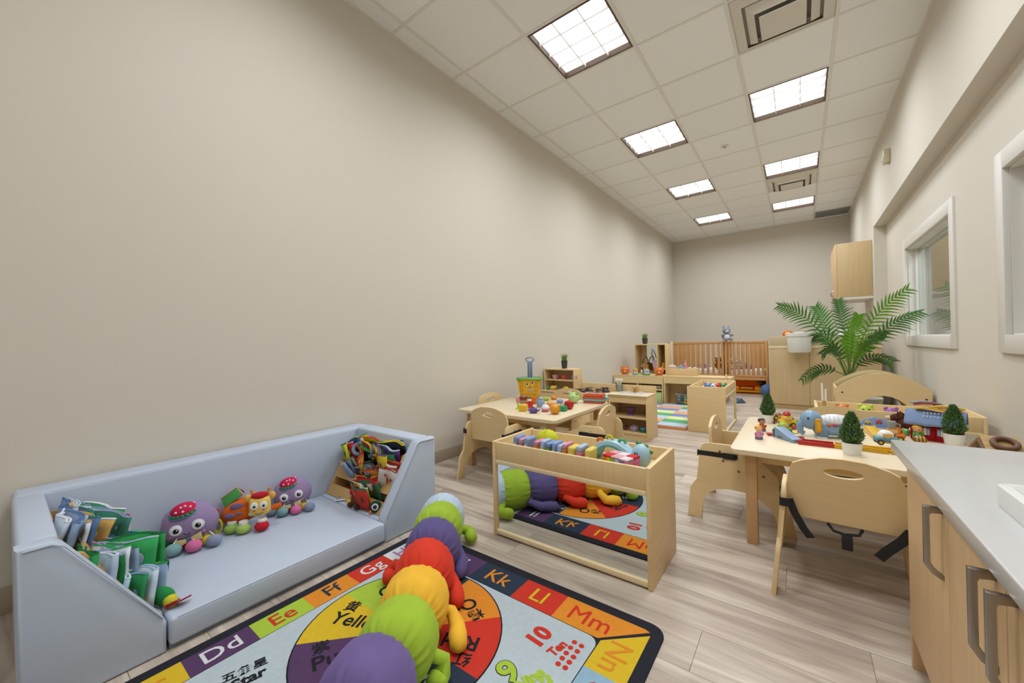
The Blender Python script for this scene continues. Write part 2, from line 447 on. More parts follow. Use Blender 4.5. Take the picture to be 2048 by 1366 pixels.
# lights -----------------------------------------------------------------------
M_emit = mat('lamp_diffuser', '#ffffff', .5, emit=2.2)
M_louv = mat('lamp_louver', '#f4f4f2', .35)
M_lframe = mat('lamp_frame', '#5e4a3a', .5)
def troffer(i, j, lab):
    x0, x1 = GX[i], GX[i] + .61; y0, y1 = GY[j + 6], GY[j + 6] + .61
    cx, cy = (x0 + x1) / 2, (y0 + y1) / 2
    e = thing('ceiling_light', lab, 'ceiling light', (cx, cy, ZC), 0, 'square recessed ceiling lights')
    h = .305 - .014; f = MB()
    for a, b_ in ((-1, 0), (1, 0), (0, -1), (0, 1)):
        if a: f.box(min(a * h, a * (h - .012)), max(a * h, a * (h - .012)), -h, h, -.004, .05)
        else: f.box(-h + .012, h - .012, min(b_ * h, b_ * (h - .012)), max(b_ * h, b_ * (h - .012)), -.004, .05)
    f.build('frame', M_lframe, e, smooth=0)
    MB().box(-h + .012, h - .012, -h + .012, h - .012, .04, .05).build('diffuser', M_emit, e, smooth=0)
    for k in range(1, 4):
        t = -h + 2 * h * k / 4
        MB().box(-h + .013, h - .013, t - .003, t + .003, .004, .04).build('louver_blade', M_louv, e, smooth=0)
    for k in range(1, 3):
        t = -h + 2 * h * k / 3
        MB().box(t - .003, t + .003, -h + .013, h - .013, .006, .038).build('louver_blade', M_louv, e, smooth=0)
    l = bpy.data.lights.new('troffer_lamp', 'AREA'); l.shape = 'SQUARE'; l.size = .54; l.energy = LIGHT_W; l.color = LIGHT_COL
    l.spread = LIGHT_SPREAD
    lo = bpy.data.objects.new('troffer_lamp', l); COL.objects.link(lo); lo.parent = e; lo.location = (0, 0, -.008)
names = {(1, 1): 'largest square ceiling light, nearest of the left-hand row', (1, 4): 'second square ceiling light of the left-hand row', (1, 7): 'third square ceiling light of the left-hand row',
         (1, 10): 'farthest square ceiling light of the left-hand row', (3, 4): 'nearest visible square ceiling light of the right-hand row', (3, 7): 'square ceiling light directly in front of the small air diffuser',
         (3, 10): 'farthest square ceiling light of the right-hand row, beside the grey grille', (3, 1): 'square ceiling light above the upper photo edge, right-hand row',
         (3, -5): 'unseen added square ceiling light behind the viewer, right-hand row',  # unseen lamp added to brighten the ceiling and upper walls
         (1, -2): 'unseen square ceiling light over the viewer, left-hand row', (3, -2): 'unseen square ceiling light over the viewer, right-hand row'}  # unseen pair continuing the rows, included because the room needs their light
for (i, j), k in FIX.items():
    if k == 'light': troffer(i, j, names[(i, j)])
M_vent = mat('vent_paint', '#dad4c8', .5)
def vent(i, j, lab):
    cx, cy = GX[i] + .305, GY[j + 6] + .305
    e = thing('air_diffuser', lab, 'air vent', (cx, cy, ZC), 0, 'square ceiling air diffusers')
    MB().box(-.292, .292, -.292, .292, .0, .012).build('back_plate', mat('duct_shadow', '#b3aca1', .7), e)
    def ring(name, ro, ri, z0, z1):
        b = MB()
        pts = [(ro, z1), (ri, z0)]
        vs0 = []
        for (h, z) in ((ro, z1), (ri, z0), (ri, z0 + .004), (ro, z1 + .004)):
            vs0.append([b.bm.verts.new((sx * h, sy * h, z)) for sx, sy in ((-1, -1), (1, -1), (1, 1), (-1, 1))])
        for q in range(4):
            A, B_ = vs0[q], vs0[(q + 1) % 4]
            for t in range(4): b.bm.faces.new((A[t], A[(t + 1) % 4], B_[(t + 1) % 4], B_[t]))
        b.build(name, M_vent, e, smooth=0)
    ring('cone_ring', .285, .225, -.03, -.002); ring('cone_ring', .205, .155, -.062, -.022); ring('neck', .29, .285, -.004, -.004)
    MB().box(-.13, .13, -.13, .13, -.078, -.072, .002).build('centre_plate', M_vent, e)
    MB().box(-.02, .02, -.02, .02, -.072, 0).build('stem', M_vent, e)
vent(3, 2, 'large square air diffuser at the top edge of the photo'); vent(3, 8, 'small square air diffuser right behind a ceiling light')
# return-air grille, sprinkler, wall sensor
g = thing('return_grille', 'grey return-air grille in the far right ceiling corner', 'air vent', (.515, 9.12, ZC - .004))
M_grey = mat('grille_grey', '#8d8f90', .5)
MB().box(-.245, .235, -.20, .20, -.012, .003).build('grille_plate', M_grey, g)
for k in range(9): MB().box(-.225, .215, -.17 + k * .04, -.16 + k * .04, -.018, -.012).build('fin', M_grey, g, smooth=0)
p = atz(1449, 292, ZC); s_ = thing('sprinkler', 'small white round sprinkler cover on the ceiling', 'sprinkler', (p.x, p.y, ZC))
MB().lathe([(.0, -.012), (.03, -.010), (.045, -.004), (.045, 0)], n=20).build('cover_plate', M_trimw, s_)
MB().cyl((0, 0, -.02), (0, 0, -.01), .012, .014, 10).build('cap', M_grey, s_)
p = atx(1779, 312, XS); s_ = thing('wall_sensor', 'small beige sensor box high on the soffit', 'sensor', (XS, p.y, p.z))
M_beige = mat('sensor_beige', '#d3c7a8', .5)
MB().box(-.05, 0, -.045, .045, -.07, .07, .008).build('housing', M_beige, s_)
MB().box(-.056, -.05, -.03, .03, -.045, .0, .002).build('lens_cover', M_trimw, s_)
# ================================================================== SOFA AND SHELVES
sofa = thing('toddler_sofa', 'low blue-grey vinyl foam sofa against the long wall', 'sofa', (-1.965, .715, 0))
sx_, sy_ = -1.965, .715
def sofa_part(b, name, m=M_vinyl): return b.build(name, m, sofa, loc=(-sx_, -sy_, 0))
b = MB(); b.box(-2.318, -2.205, .02, 1.415, 0, .442, .016, 3); sofa_part(b, 'back_cushion')
lp = [(.016, .0), (.305, .0), (.306, .092), (.295, .115), (.098, .425), (.078, .443), (.016, .443)]
b = MB(); b.prism(lp, 'x', -1.658, -1.60, .012, 3); sofa_part(b, 'end_wedge')
b = MB(); b.box(-2.204, -1.6585, .018, .092, 0, .443, .012, 3); sofa_part(b, 'end_bolster')
b = MB(); b.box(-2.204, -1.6585, .0925, .3085, 0, .101, .008, 2); sofa_part(b, 'corner_cushion')
rp = [(1.418, .0), (1.096, .0), (1.092, .105), (1.105, .13), (1.292, .43), (1.312, .446), (1.418, .443)]
b = MB(); b.prism(rp, 'x', -1.658, -1.60, .012, 3); sofa_part(b, 'end_wedge')
b = MB(); b.box(-2.204, -1.6585, 1.318, 1.418, 0, .443, .012, 3); sofa_part(b, 'end_bolster')
b = MB(); b.box(-2.204, -1.6585, 1.0915, 1.3175, 0, .101, .008, 2); sofa_part(b, 'corner_cushion')
b = MB(); b.box(-2.203, -1.593, .31, 1.09, .016, .101, .011, 3); seat = sofa_part(b, 'seat_cushion')
MB().box(-2.2, -1.61, .312, 1.088, 0, .0155).build('seat_base', M_vinyl2, seat)
def pipe(pts, par=sofa): MB().tube(pts, .0022, 6).build('piping', M_vinyl, par, loc=(-sx_, -sy_, 0))
pipe([(-1.598, y_, z_ - .008) for y_, z_ in [(.03, .443), (.078, .443), (.1, .43), (.297, .12)]])
pipe([(-1.598, y_, z_ - .008) for y_, z_ in [(1.105, .135), (1.295, .438), (1.312, .446), (1.405, .443)]])
pipe([(-1.596, .33, .098), (-1.596, .7, .099), (-1.596, 1.07, .098)])
pipe([(-2.21, .1, .436), (-2.21, 1.3, .436)])
pipe([(-2.31, .03, .44), (-2.31, 1.40, .44)])
# wooden book racks standing in the corners of the sofa
def rack(lab, mirror):
    """local y: 0 at the slope's foot, growing towards the end bolster"""
    m = -1 if mirror else 1
    t = thing('book_rack', lab, 'bookshelf', (-1.933, .306 if mirror else 1.102, .1015), 0, 'wooden book racks in the sofa corners')
    D = .206
    side = [(.012, 0), (D, 0), (D, .268), (.178, .268), (.165, .262)]
    for x in (-.262, .248):
        MB().prism([(m * a, c) for a, c in side], 'x', x, x + .014, .002).build('side_panel', M_shelfwood, t)
    for k, z in enumerate((.0, .085, .17)):
        y0 = .012 + z * .60
        MB().prism([(m * (y0 + .003), z + .003), (m * (y0 + .010), z + .003), (m * (y0 + .040), z + .052), (m * (y0 + .033), z + .054)], 'x', -.2475, .2475, .001).build('pocket_front', M_shelfwood, t)
        MB().prism([(m * (y0 + .011), z + .002), (m * (D - .007), z + .002), (m * (D - .007), z + .008), (m * (y0 + .011), z + .008)], 'x', -.2475, .2475).build('pocket_floor', M_shelfwood, t)
    MB().prism([(m * (D - .0065), .0), (m * D, 0), (m * D, .262), (m * (D - .0065), .262)], 'x', -.2475, .2475).build('back_board', M_shelfwood, t)
    return t
rack('wooden book rack full of cloth books by the far sofa end', False)
rack('wooden book rack hidden behind cloth books at the near sofa end', True)
# cloth books ---------------------------------------------------------------
def cloth_book(lab, loc, size, cols, rot=(0, 0, 0), fan=.5, n=5, seed=1, name='cloth_book', cat='cloth book', grp='cloth baby books'):
    r = random.Random(seed); t = thing(name, lab, cat, loc, 0, grp, rot)
    w_, h_ = size
    for k in range(n):
        a = (k - (n - 1) / 2) * fan / max(1, n - 1) + r.uniform(-.06, .06)
        wk = w_ * r.uniform(.8, 1.05); gap = r.uniform(.007, .014); hk = h_ * r.uniform(.85, 1.05); y0 = (k - (n - 1) / 2) * .011
        path = []; m_ = 9; ph = r.uniform(0, 6)
        for i_ in range(m_ + 1):      # out along the page, round the fold, back again
            u = i_ / m_; path.append((u * wk, .010 * math.sin(u * 5 + ph)))
        for i_ in range(1, 6): g_ = R(180 * i_ / 6); path.append((wk + gap / 2 * math.sin(g_), .010 * math.sin(5 + ph) + gap / 2 * (1 - math.cos(g_))))
        for i_ in range(m_, 1, -1): u = i_ / m_; path.append((u * wk, .010 * math.sin(u * 5 + ph) + gap * (.6 + .4 * u)))
        bmx = MB(); verts = []
        for iz in range(4):
            v_ = iz / 3; rowv = []
            for x_, y_ in path:
                yy = y_ + .006 * math.sin(x_ * 60 + 3 * v_ + ph) * v_ + y0
                rowv.append(bmx.bm.verts.new((x_ * math.cos(a) - yy * math.sin(a) - w_ / 2, x_ * math.sin(a) + yy * math.cos(a), v_ * hk + .004 * math.sin(x_ * 45 + ph) * v_)))
            verts.append(rowv)
        np_ = len(path)
        for iz in range(3):
            for ix in range(np_ - 1): bmx.bm.faces.new((verts[iz][ix], verts[iz][ix + 1], verts[iz + 1][ix + 1], verts[iz + 1][ix]))
        me = bmx.mesh('page', cloth(cols[k % len(cols)]), 60)
        o = link('page', me, t); md = o.modifiers.new('thick', 'SOLIDIFY'); md.thickness = .0045; md.offset = 0
        pts = [v.co.copy() for v in me.vertices][3 * np_:4 * np_]
        MB().tube(pts, .0030, 5).build('binding', cloth(cols[(k + 2) % len(cols)]), o)
        for q_ in range(2):
            pc = me.vertices[np_ * 2 + 3 + q_ * 4].co
            MB().ball((pc.x, pc.y - .002, pc.z - q_ * .02), w_ * r.uniform(.08, .13), (1, .12, 1), 10, (0, 0, a)).build('patch', cloth(cols[(k + 1 + q_) % len(cols)]), o)
    return t
# racks' contents: the far rack (front faces -y), the near rack
def in_far(k, x): z = .112 + .085 * k; return (x, 1.102 + .012 + .6 * .085 * k + .045, z + .012)
def in_near(k, x): z = .112 + .085 * k; return (x, .306 - .012 - .6 * .085 * k - .045, z + .012)
BR = [
 ('bright striped cloth book lying in the top pocket of the far rack', in_far(2, -2.09), (.15, .105), ['b8c832', 'c22f2c', '2f4f80', 'd8d4c8'], (.25, -.3, -.25), .9),
 ('dark and yellow cloth book hanging from the middle of the far rack', in_far(2, -1.955), (.15, .12), ['d6b52e', '222628', 'c8402f', '4c8a3c'], (.5, .45, .15), .9),
 ('cloth book with green and black page edges at the top right of the far rack', in_far(2, -1.79), (.15, .12), ['e0c63a', '2e7f5a', '6a3f86', '1f2a30', 'b7c9d8'], (.3, .15, .25), .8),
 ('small grey cloth book with pale blue cover in the middle pocket', in_far(1, -2.06), (.12, .09), ['8fa6c4', '6f7f96', 'c4b39c'], (.5, -.2, -.25), .12),
 ('black and orange patterned cloth book in the middle pocket of the far rack', in_far(1, -1.88), (.17, .095), ['3a3f48', 'c07a34', '7d8a96', 'a8442e'], (.3, 0, .1), .3),
 ('cloth book with red binding and a big eye in the lowest pocket', in_far(0, -1.83), (.17, .115), ['c23a2e', 'd99b35', '2f6b4a', 'd7d4d2', 'b02a2a'], (.25, 0, .12), .55),
 ('white and orange fabric tag book at the right edge of the far rack', in_far(1, -1.735), (.09, .13), ['d8d2c8', 'c4552e', '8c2f2a'], (.3, .25, .5), .4)]
for k, (lab, loc, sz, cols, rot, fan) in enumerate(BR): cloth_book(lab, loc, sz, cols, rot, fan, 5 if sz[0] > .13 else 3, 11 + k)
bl = thing('plush_bug', 'crimson and brown plush bug toy slumped beside the far rack', 'plush toy', (atz(716, 1003, .12).x, atz(716, 1003, .12).y, .103))
MB().ball((0, 0, .034), .034, (1.2, 1, .9), 14).build('body', plush('6b4636'), bl)
MB().ball((-.035, .01, .058), .03, (1.3, 1, .7), 14).build('cap', plush('b81f48'), bl)
MB().ball((-.03, -.03, .02), .014, (1, 1, .9), 10).build('nose', plush('d8c84a'), bl)
for s in (-1, 1): MB().ball((.03 * s + .02, -.04, .012), .013, (1.4, 1, .9), 10).build('foot', plush('4a3028'), bl)
ty = thing('teether_key', 'black and white zebra teether lying on the sofa seat', 'teether', (atz(693, 1000, .105).x, atz(693, 1000, .105).y, .103), R(35))
for k in range(4): MB().tube([(0, .0 + k * .006, .006), (-.03, -.012 + k * .011, .008), (-.058, -.012 + k * .011, .005)], .0045, 6).build('finger', plastic('1c1c1e' if k % 2 else 'e8e8e8'), ty)
MB().tube([(0, .009, .006), (.05, .02, .012), (.075, .03, .02)], .006, 8).build('handle', plastic('dedede'), ty)
rg = thing('blue_ring', 'grey-blue stuffed ring handle poking out of the far rack top', 'plush toy', (-1.985, 1.205, .37), 0, None, (R(60), 0, R(20)))
MB().tube([(.042 * math.cos(a), .030 * math.sin(a), 0) for a in [2 * math.pi * i / 20 for i in range(20)]], .010, 8, True).build('ring', plush('7c8da8'), rg)
rg2 = thing('blue_ring', 'second stuffed ring, darker, further right in the far rack top', 'plush toy', (-1.885, 1.215, .37), 0, None, (R(70), 0, R(-25)))
MB().tube([(.03 * math.cos(a), .030 * math.sin(a), 0) for a in [2 * math.pi * i / 20 for i in range(20)]], .010, 8, True).build('ring', plush('5d6c88'), rg2)
ey = thing('eye_patch_book', 'round dark green bird face of a cloth book with a white-ringed eye', 'cloth book', (atz(752, 1018, .125).x, atz(752, 1018, .125).y, .103), R(40))
MB().ball((0, 0, .032), .032, (1, .45, 1), 14).build('face', cloth('24463a'), ey)
MB().cyl((0, -.0135, .038), (0, -.0165, .038), .017, .017, 16).build('eye_white', cloth('e8e8e4'), ey)
MB().cyl((0, -.0165, .038), (0, -.0185, .038), .010, .010, 14).build('pupil', plastic('101214'), ey)
MB().cyl((-.02, -.012, .018), (-.034, -.022, .008), .008, .001, 10).build('beak', cloth('d9772c'), ey)
BLK = [
 ('pale blue quilted cloth book with white pages, topmost at the near sofa end', in_near(2, -2.09), (.19, .105), ['7f94b8', 'dfe4ea', '54729e', 'c6d2de', '3f8f5c'], (-.3, .1, .3), .45, 5),
 ('thick folded white and blue cloth book in the near rack', in_near(2, -1.945), (.17, .10), ['cfd8e0', '8fa3bf', 'e0e5ea', '5f7ca8', 'd0a85c', '3f7f6a'], (-.25, .1, .25), .7, 6),
 ('cloth page with an orange animal in the near rack', in_near(1, -1.93), (.12, .10), ['d89a50', '5fae8a', 'c8502c', '3f6f9a'], (-.3, 0, .3), .5, 4),
 ('purple and orange cloth book in the near rack', in_near(1, -1.83), (.12, .10), ['8c7aa8', 'd98a34', 'a294bc'], (-.2, .1, .4), .8, 4),
 ('fat cloth book with green binding and grey pages in the near rack', in_near(1, -1.745), (.17, .125), ['2f8f4c', 'a9b9cc', '1f6f3c', 'd5dde4', '8fa4bc', '38a058'], (-.15, -.05, .5), .9, 7),
 ('folded cloth book with a brown bear print near the seat edge', in_near(0, -1.80), (.13, .11), ['2f7f48', '6a2f34', 'c9d2d8', '1f2f2c', 'b8a84c'], (-.2, 0, .45), .6, 4),
 ('pale blue crinkle cloth lying lowest on the near rack', in_near(0, -1.72), (.12, .11), ['a8c2d6', '2f8a50', 'c9dae6', '7f9ab4'], (-.15, 0, .6), .9, 5),
 ('cloth book with red trim leaning behind the pale quilted one', in_near(1, -2.06), (.15, .12), ['b9c0b4', 'c23a44', 'a7b36c', 'd8d8d2'], (-.1, 0, .15), .5, 4)]
for k, (lab, loc, sz, cols, rot, fan, n) in enumerate(BLK): cloth_book(lab, loc, sz, cols, rot, fan, n, 31 + k)
lf = thing('felt_leaf', 'upright green felt leaf on the near rack', 'felt leaf', (-1.86, .275, .205), 0, None, (R(10), R(38), R(35))); lf.scale = (1.35,) * 3
MB().prism([(-.022, 0), (.022, 0), (.028, .04), (.02, .08), (.0, .105), (-.02, .08), (-.028, .04)], 'y', -.003, .003, .001).build('leaf', cloth('2f9a5c'), lf)
MB().tube([(0, -.004, .002), (0, -.004, .098)], .0018, 5).build('vein', cloth('237a48'), lf)
fb = thing('felt_frog', 'green and yellow felt frog head next to a red felt flap', 'plush toy', (-1.70, .315, .103), R(35))
MB().ball((0, 0, .03), .04, (1, .5, .75), 14).build('head', cloth('2f8a4a'), fb)
MB().ball((.03, -.005, .018), .022, (1, .8, 1), 12).build('snout', cloth('d8c83c'), fb)
rf = thing('red_flap', 'dark red felt flap lying on the sofa seat edge', 'felt flap', (-1.655, .345, .112), 0, None, (R(-20), R(-20), R(60)))
MB().box(-.03, .03, -.02, .02, 0, .005, .002).box(-.03, .0, -.018, .018, .006, .011, .002).build('flap', cloth('9a2436'), rf)
bk = thing('board_book', 'wooden board book with a black arch on the near rack top', 'book', (-2.135, .125, .295), 0, None, (R(12), 0, R(180)))
MB().box(-.05, .05, -.006, .006, 0, .11, .003).build('board', M_shelfwood, bk)
MB().prism([(-.035, .02)] + [(.035 * math.cos(R(a)), .07 + .035 * math.sin(R(a))) for a in range(180, -1, -20)][::-1] + [(-.035, .02)][:0], 'y', .0065, .009).build('arch_print', cloth('2b2a2a'), bk)
# plush toys on the seat -------------------------------------------------------
def octopus(lab, loc, sc, rz):
    t = thing('plush_octopus', lab, 'plush toy', loc, rz, 'purple plush octopuses on the sofa', None); t.scale = (sc,) * 3
    body = plush('9a86ad')
    prof = []
    bm_ = MB(); bm_.ball((0, 0, .082), .082, (1.0, .62, .92), 28)
    for v in bm_.bm.verts:
        if v.co.z < .03: v.co.z = .03 + (v.co.z - .03) * .35
        v.co += Vector((math.sin(v.co.z * 90) * .0012, 0, 0)) + Vector((rnd.uniform(-1, 1), rnd.uniform(-1, 1), rnd.uniform(-1, 1))) * .0012
    bo = bm_.build('body', body, t, smooth=80)
    def front(x, z, e=0):       # y of the body front
        u = 1 - (x / .082) ** 2 - ((z - .082) / (.082 * .92)) ** 2
        return -.082 * .62 * math.sqrt(max(u, 0)) - e
    for s in (-1, 1):
        x, z = s * .030, .088 if s > 0 else .080
        yy = front(x, z, .001); tz = Matrix.Rotation(0, 4, 'Z')
        e = MB().ball((x, yy, z), .0195, (1, .22, 1), 16).build('eye_patch', cloth('c9c8d0'), t)
        MB().ball((x, yy - .003, z), .0165, (1, .22, 1), 16).build('eye_white', cloth('eceaf0'), e)
        MB().ball((x + .001, yy - .0062, z - .001), .0085, (1, .25, 1), 12).build('pupil', plastic('15120f', .2), e)
        MB().ball((x + .004, yy - .0085, z + .003), .0022, (1, .4, 1), 8).build('glint', plastic('f4f4f4'), e)
        MB().ball((s * .042, front(s * .042, .058, .0), .058), .009, (1, .2, .7), 10).build('cheek', cloth('c08aa4'), t)
    MB().tube([(-.009, front(0, .068, .002), .066), (-.004, front(0, .062, .002), .061), (.004, front(0, .062, .002), .061), (.009, front(0, .068, .002), .066)], .0012, 5).build('smile', cloth('33283a'), t)
    # hat: dome, green braid, blue brim
    dome = MB(); dome.ball((0, 0, 0), .046, (1, .75, .75), 20)
    bmesh.ops.delete(dome.bm, geom=[v for v in dome.bm.verts if v.co.z < -.002], context='VERTS')
    hat = dome.build('hat_crown', cloth('c9254f'), t, loc=(-.014, -.014, .133), rot=(R(16), R(-10), 0)); hat.scale = (.86, .86, .8)
    for a, zz in ((20, .02), (-40, .022), (-85, .016), (-120, .018), (-60, .03), (-95, .03)):
        x = .046 * math.cos(R(a)) * math.sqrt(1 - (zz / .0345) ** 2); yv = .0345 * math.sin(R(a)) * math.sqrt(1 - (zz / .0345) ** 2)
        MB().ball((x, yv, zz), .005, (1, 1, 1), 8).build('dot', cloth('f0c0cc'), hat)
    for k in range(9):
        a = R(-165 + k * 18.5); MB().ball((.046 * math.cos(a), .036 * math.sin(a), -.001), .0072, (1, 1, .9), 8).build('braid', cloth('2f8a58'), hat)
    MB().tube([(.053 * math.cos(R(a)), .041 * math.sin(R(a)), -.008) for a in range(-180, 1, 15)], .004, 6).build('brim', cloth('66799a'), hat)
    # bow tie
    bt = MB().box(-.008, .008, -.005, .005, -.008, .008, .004).build('tie_knot', cloth('5c6a8c'), t, loc=(.006, front(0, .045, .008), .042), rot=(0, R(-14), 0))
    for s in (-1, 1):
        MB().prism([(s * .007, -.006), (s * .034, -.013), (s * .036, .012), (s * .007, .006)], 'y', -.004, .003, .001).build('tie_wing', cloth('d3c487'), bt)
    # pod feet on ribbons
    feet = [(-.085, -.035, '8496a8'), (-.035, -.062, '7fa8a8'), (.02, -.062, 'd4709e'), (.075, -.052, '8a93ad'), (-.06, .01, '4c9a56'), (-.005, -.035, 'c02a38'), (.05, -.03, 'cdbb3a')]
    for k, (x, yv, c) in enumerate(feet):
        f = MB().ball((x, yv, .0215), .0215 if k < 4 else .017, (1.12, .95, .95), 14).build('foot', plush(c), t)
        MB().tube([(x, yv, .04), (x * .8, yv * .7, .05)], .0022, 5).build('ribbon', cloth('d9d4cc'), f)
    return t
p = atz(372, 1092, .102); octopus('large purple plush octopus in red dotted hat, nearer to the viewer', (-2.113, .485, .1025), 1.2, R(66))
p = atz(575, 1024, .102); octopus('purple plush octopus in red dotted hat by the far rack, farther away', (-2.122, .905, .1025), 1.08, R(60))
p = atz(485, 1054, .102)
gf = thing('plush_cow', 'orange spotted plush cow with yellow face sitting between the octopuses', 'plush toy', (-2.098, .695, .1025), R(60)); gf.scale = (1.22,) * 3
o_ = plush('d5631f')
MB().ball((-.02, .01, .066), .058, (1.25, .8, .78), 22, (0, R(-16), 0)).build('body', o_, gf)
for x, z, a in ((-.03, .095, .018), (-.05, .068, .014), (-.02, .072, .008)): MB().ball((x, -.040 if z < .08 else -.028, z), a, (1.2, .25, .7), 12).build('spot', cloth('7a6a94'), gf)
hd = MB().box(.012, .082, -.062, -.018, .055, .125, .018, 4).build('head', plush('e8c368'), gf)
for x in (.032, .062):
    e = MB().ball((x, -.063, .098), .013, (1, .25, 1.1), 14).build('eye_white', cloth('f2f0ea'), hd)
    MB().ball((x + .001, -.0663, .096), .0048, (1, .3, 1), 10).build('pupil', plastic('241a14', .2), e)
    MB().ball((x, -.062, .079), .0035, (1, .4, .8), 8).build('nostril', cloth('c2452c'), hd)
MB().tube([(.036, -.063, .070), (.042, -.0645, .066), (.052, -.0645, .066), (.060, -.063, .071)], .001, 5).build('smile', cloth('5a3320'), hd)
MB().ball((.02, -.055, .068), .010, (.9, .5, .8), 10).build('cheek', cloth('9fc4a4'), hd)
MB().ball((.047, -.038, .128), .024, (1.2, .9, .5), 14).build('cap', plush('b3202c'), hd)
for s in (-1, 1): MB().ball((.047 + s * .040, -.034, .122), .012, (1, .6, 1.2), 10).build('ear', plush('e2b457'), hd)
for s in (-1, 1): MB().cyl((.047 + s * .022, -.03, .13), (.047 + s * .03, -.03, .15), .006, .004, 8).build('horn', plush('d9862c'), hd)
for x, yv, c in ((-.005, -.055, 'aac66a'), (.055, -.06, 'bf2733'), (-.045, -.035, '94b85c')):
    f = MB().ball((x, yv, .019), .020, (1.25, 1, .9), 12).build('foot', plush(c), gf)
    MB().lathe([(.015, .0), (.017, .006), (.015, .012)], (x, yv + .008, .032), 12).build('cuff', cloth('e6e4e0'), f)
MB().tube([(-.095, -.02, .05 + .03), (-.09 + .0, -.035, .095)], .008, 8).build('tail', plush('c0392b'), gf)
MB().tube([(-.085 + .012 * math.cos(a), -.045, .04 + .024 * math.sin(a)) for a in [2 * math.pi * i / 16 for i in range(16)]], .0045, 6, True).build('ring', plastic('c8b81e'), gf)
MB().tube([(.085, -.03, .07), (.115, -.03, .076)], .011, 8).build('arm', o_, gf)
for k, c in enumerate(('4c9a4e', 'b53a4a', 'd5d9dc', '2f7a4c', 'c43c50')):
    a = .25 * (k - 2)
    MB().box(-.032, .032, -.0025, .0025, -.018, .022, .002, rot=(.3 * (k - 2), R(-35), 0), loc=(-.055, .012 + .007 * k, .118)).build('tag_page', cloth(c), gf)
# ================================================================== RUG
RZ = .0055
rug = thing('alphabet_rug', 'alphabet rug with a coloured wheel and black border on the floor', 'rug', (-.955, .53, 0))
rcx, rcy = -.955, .53
RX0, RX1, RY0, RY1 = -1.55, -.36, -.22, 1.286
def rug_mat(n, c): return mat('rug_' + n, c, .95, var=.05, scale=(60, 60, 60), bump=.3, bscale=700, spec=.1)
K = {'black': rug_mat('black', '#2b2c33'), 'field': rug_mat('field', '#b3c0c6'), 'red': rug_mat('red', '#c63a2c'), 'orange': rug_mat('orange', '#d9892f'),
     'yellow': rug_mat('yellow', '#d3b22e'), 'lime': rug_mat('lime', '#a5c042'), 'purple': rug_mat('purple', '#573e60'), 'navy': rug_mat('navy', '#2f3a4a'),
     'white': rug_mat('white', '#d3d4d8'), 'ink': rug_mat('ink', '#26272c'), 'blue': rug_mat('blue', '#8fb0c4'), 'mauve': rug_mat('mauve', '#a8749c'), 'pink': rug_mat('pink', '#cf7fa0')}
OFF = (-rcx, -rcy, 0)
def rl(x, y, z): return (x - rcx, y - rcy, z)
MB().prism([(x - rcx, y - rcy) for x, y in rrect(RX0, RX1, RY0, RY1, .05, 8)], 'z', 0, RZ, .001).build('border', K['black'], rug)
BO = (-1.511, -.397, -.18, 1.247)       # band outer
BI = (-1.41, -.522, -.055, 1.121)       # band inner
MB().prism([(x - rcx, y - rcy) for x, y in rrect(*BI, .035, 6)], 'z', RZ, RZ + .0006).build('field', K['field'], rug, smooth=0)
def cell(poly, c): MB().prism([(x - rcx, y - rcy) for x, y in poly], 'z', RZ, RZ + .0005).build('letter_square', K[c], rug, smooth=0)
def letters(s, x, y, rot, c, size=.088, sx=1.0): text('letter', s, size, K[c], rug, rl(x, y, RZ + .0011), R(rot), .0003, 0.0 if s[0] in 'MN' else .0006, sx=sx)
left = [(-.02, .14, 'navy', 'Bb', 'orange'), (.14, .317, 'yellow', 'Cc', 'orange'), (.317, .496, 'purple', 'Dd', 'white'), (.496, .671, 'lime', 'Ee', 'red'), (.671, .847, 'orange', 'Ff', 'navy'), (.847, 1.019, 'red', 'Gg', 'white')]
for y0, y1, c, s, tc_ in left:
    cell([(BO[0], y0), (BI[0] - .003, y0), (BI[0] - .003, y1), (BO[0], y1)], c); letters(s, (BO[0] + BI[0]) / 2 - .002, (y0 + y1) / 2, 90, tc_)
cell([(BO[0], 1.019), (BI[0] - .003, 1.019), (BI[0] - .003, BI[3] + .003), (BO[0] + .045, BO[3]), (BO[0], BO[3] - .04)], 'white'); letters('Hh', -1.462, 1.105, 90, 'mauve')
cell([(BI[0], BI[3] + .003), (-1.265, BI[3] + .003), (-1.265, BO[3]), (BO[0] + .048, BO[3])], 'white')
for x0, x1, c, s, tc_ in [(-1.265, -1.09, 'purple', 'Ii', 'white'), (-1.09, -.877, 'navy', 'Kk', 'orange'), (-.877, -.70, 'red', 'Ll', 'yellow')]:
    cell([(x0, BI[3] + .003), (x1, BI[3] + .003), (x1, BO[3]), (x0, BO[3])], c); letters(s, (x0 + x1) / 2, (BI[3] + BO[3]) / 2, 0, tc_, .098)
cell([(-.70, BI[3] + .003), (-.53, BI[3] + .003), (-.402, BO[3] - .006), (-.42, BO[3]), (-.70, BO[3])], 'orange'); letters('Mm', -.585, 1.182, 0, 'red', .1)
cell([(BI[1] + .003, 1.005), (BO[1], 1.005), (BO[1], BO[3] - .02), (BI[1] + .004, BI[3])], 'yellow'); letters('Nn', -.458, 1.085, -90, 'orange', .1)
for y0, y1, c, s, tc_ in [(.83, 1.005, 'blue', 'Oo', 'red'), (.655, .83, 'purple', 'Pp', 'white'), (.48, .655, 'lime', 'Qq', 'navy'), (.30, .48, 'orange', 'Rr', 'red'), (.12, .30, 'red', 'Ss', 'white')]:
    cell([(BI[1] + .003, y0), (BO[1], y0), (BO[1], y1), (BI[1] + .003, y1)], c); letters(s, (BI[1] + BO[1]) / 2, (y0 + y1) / 2, -90, tc_)
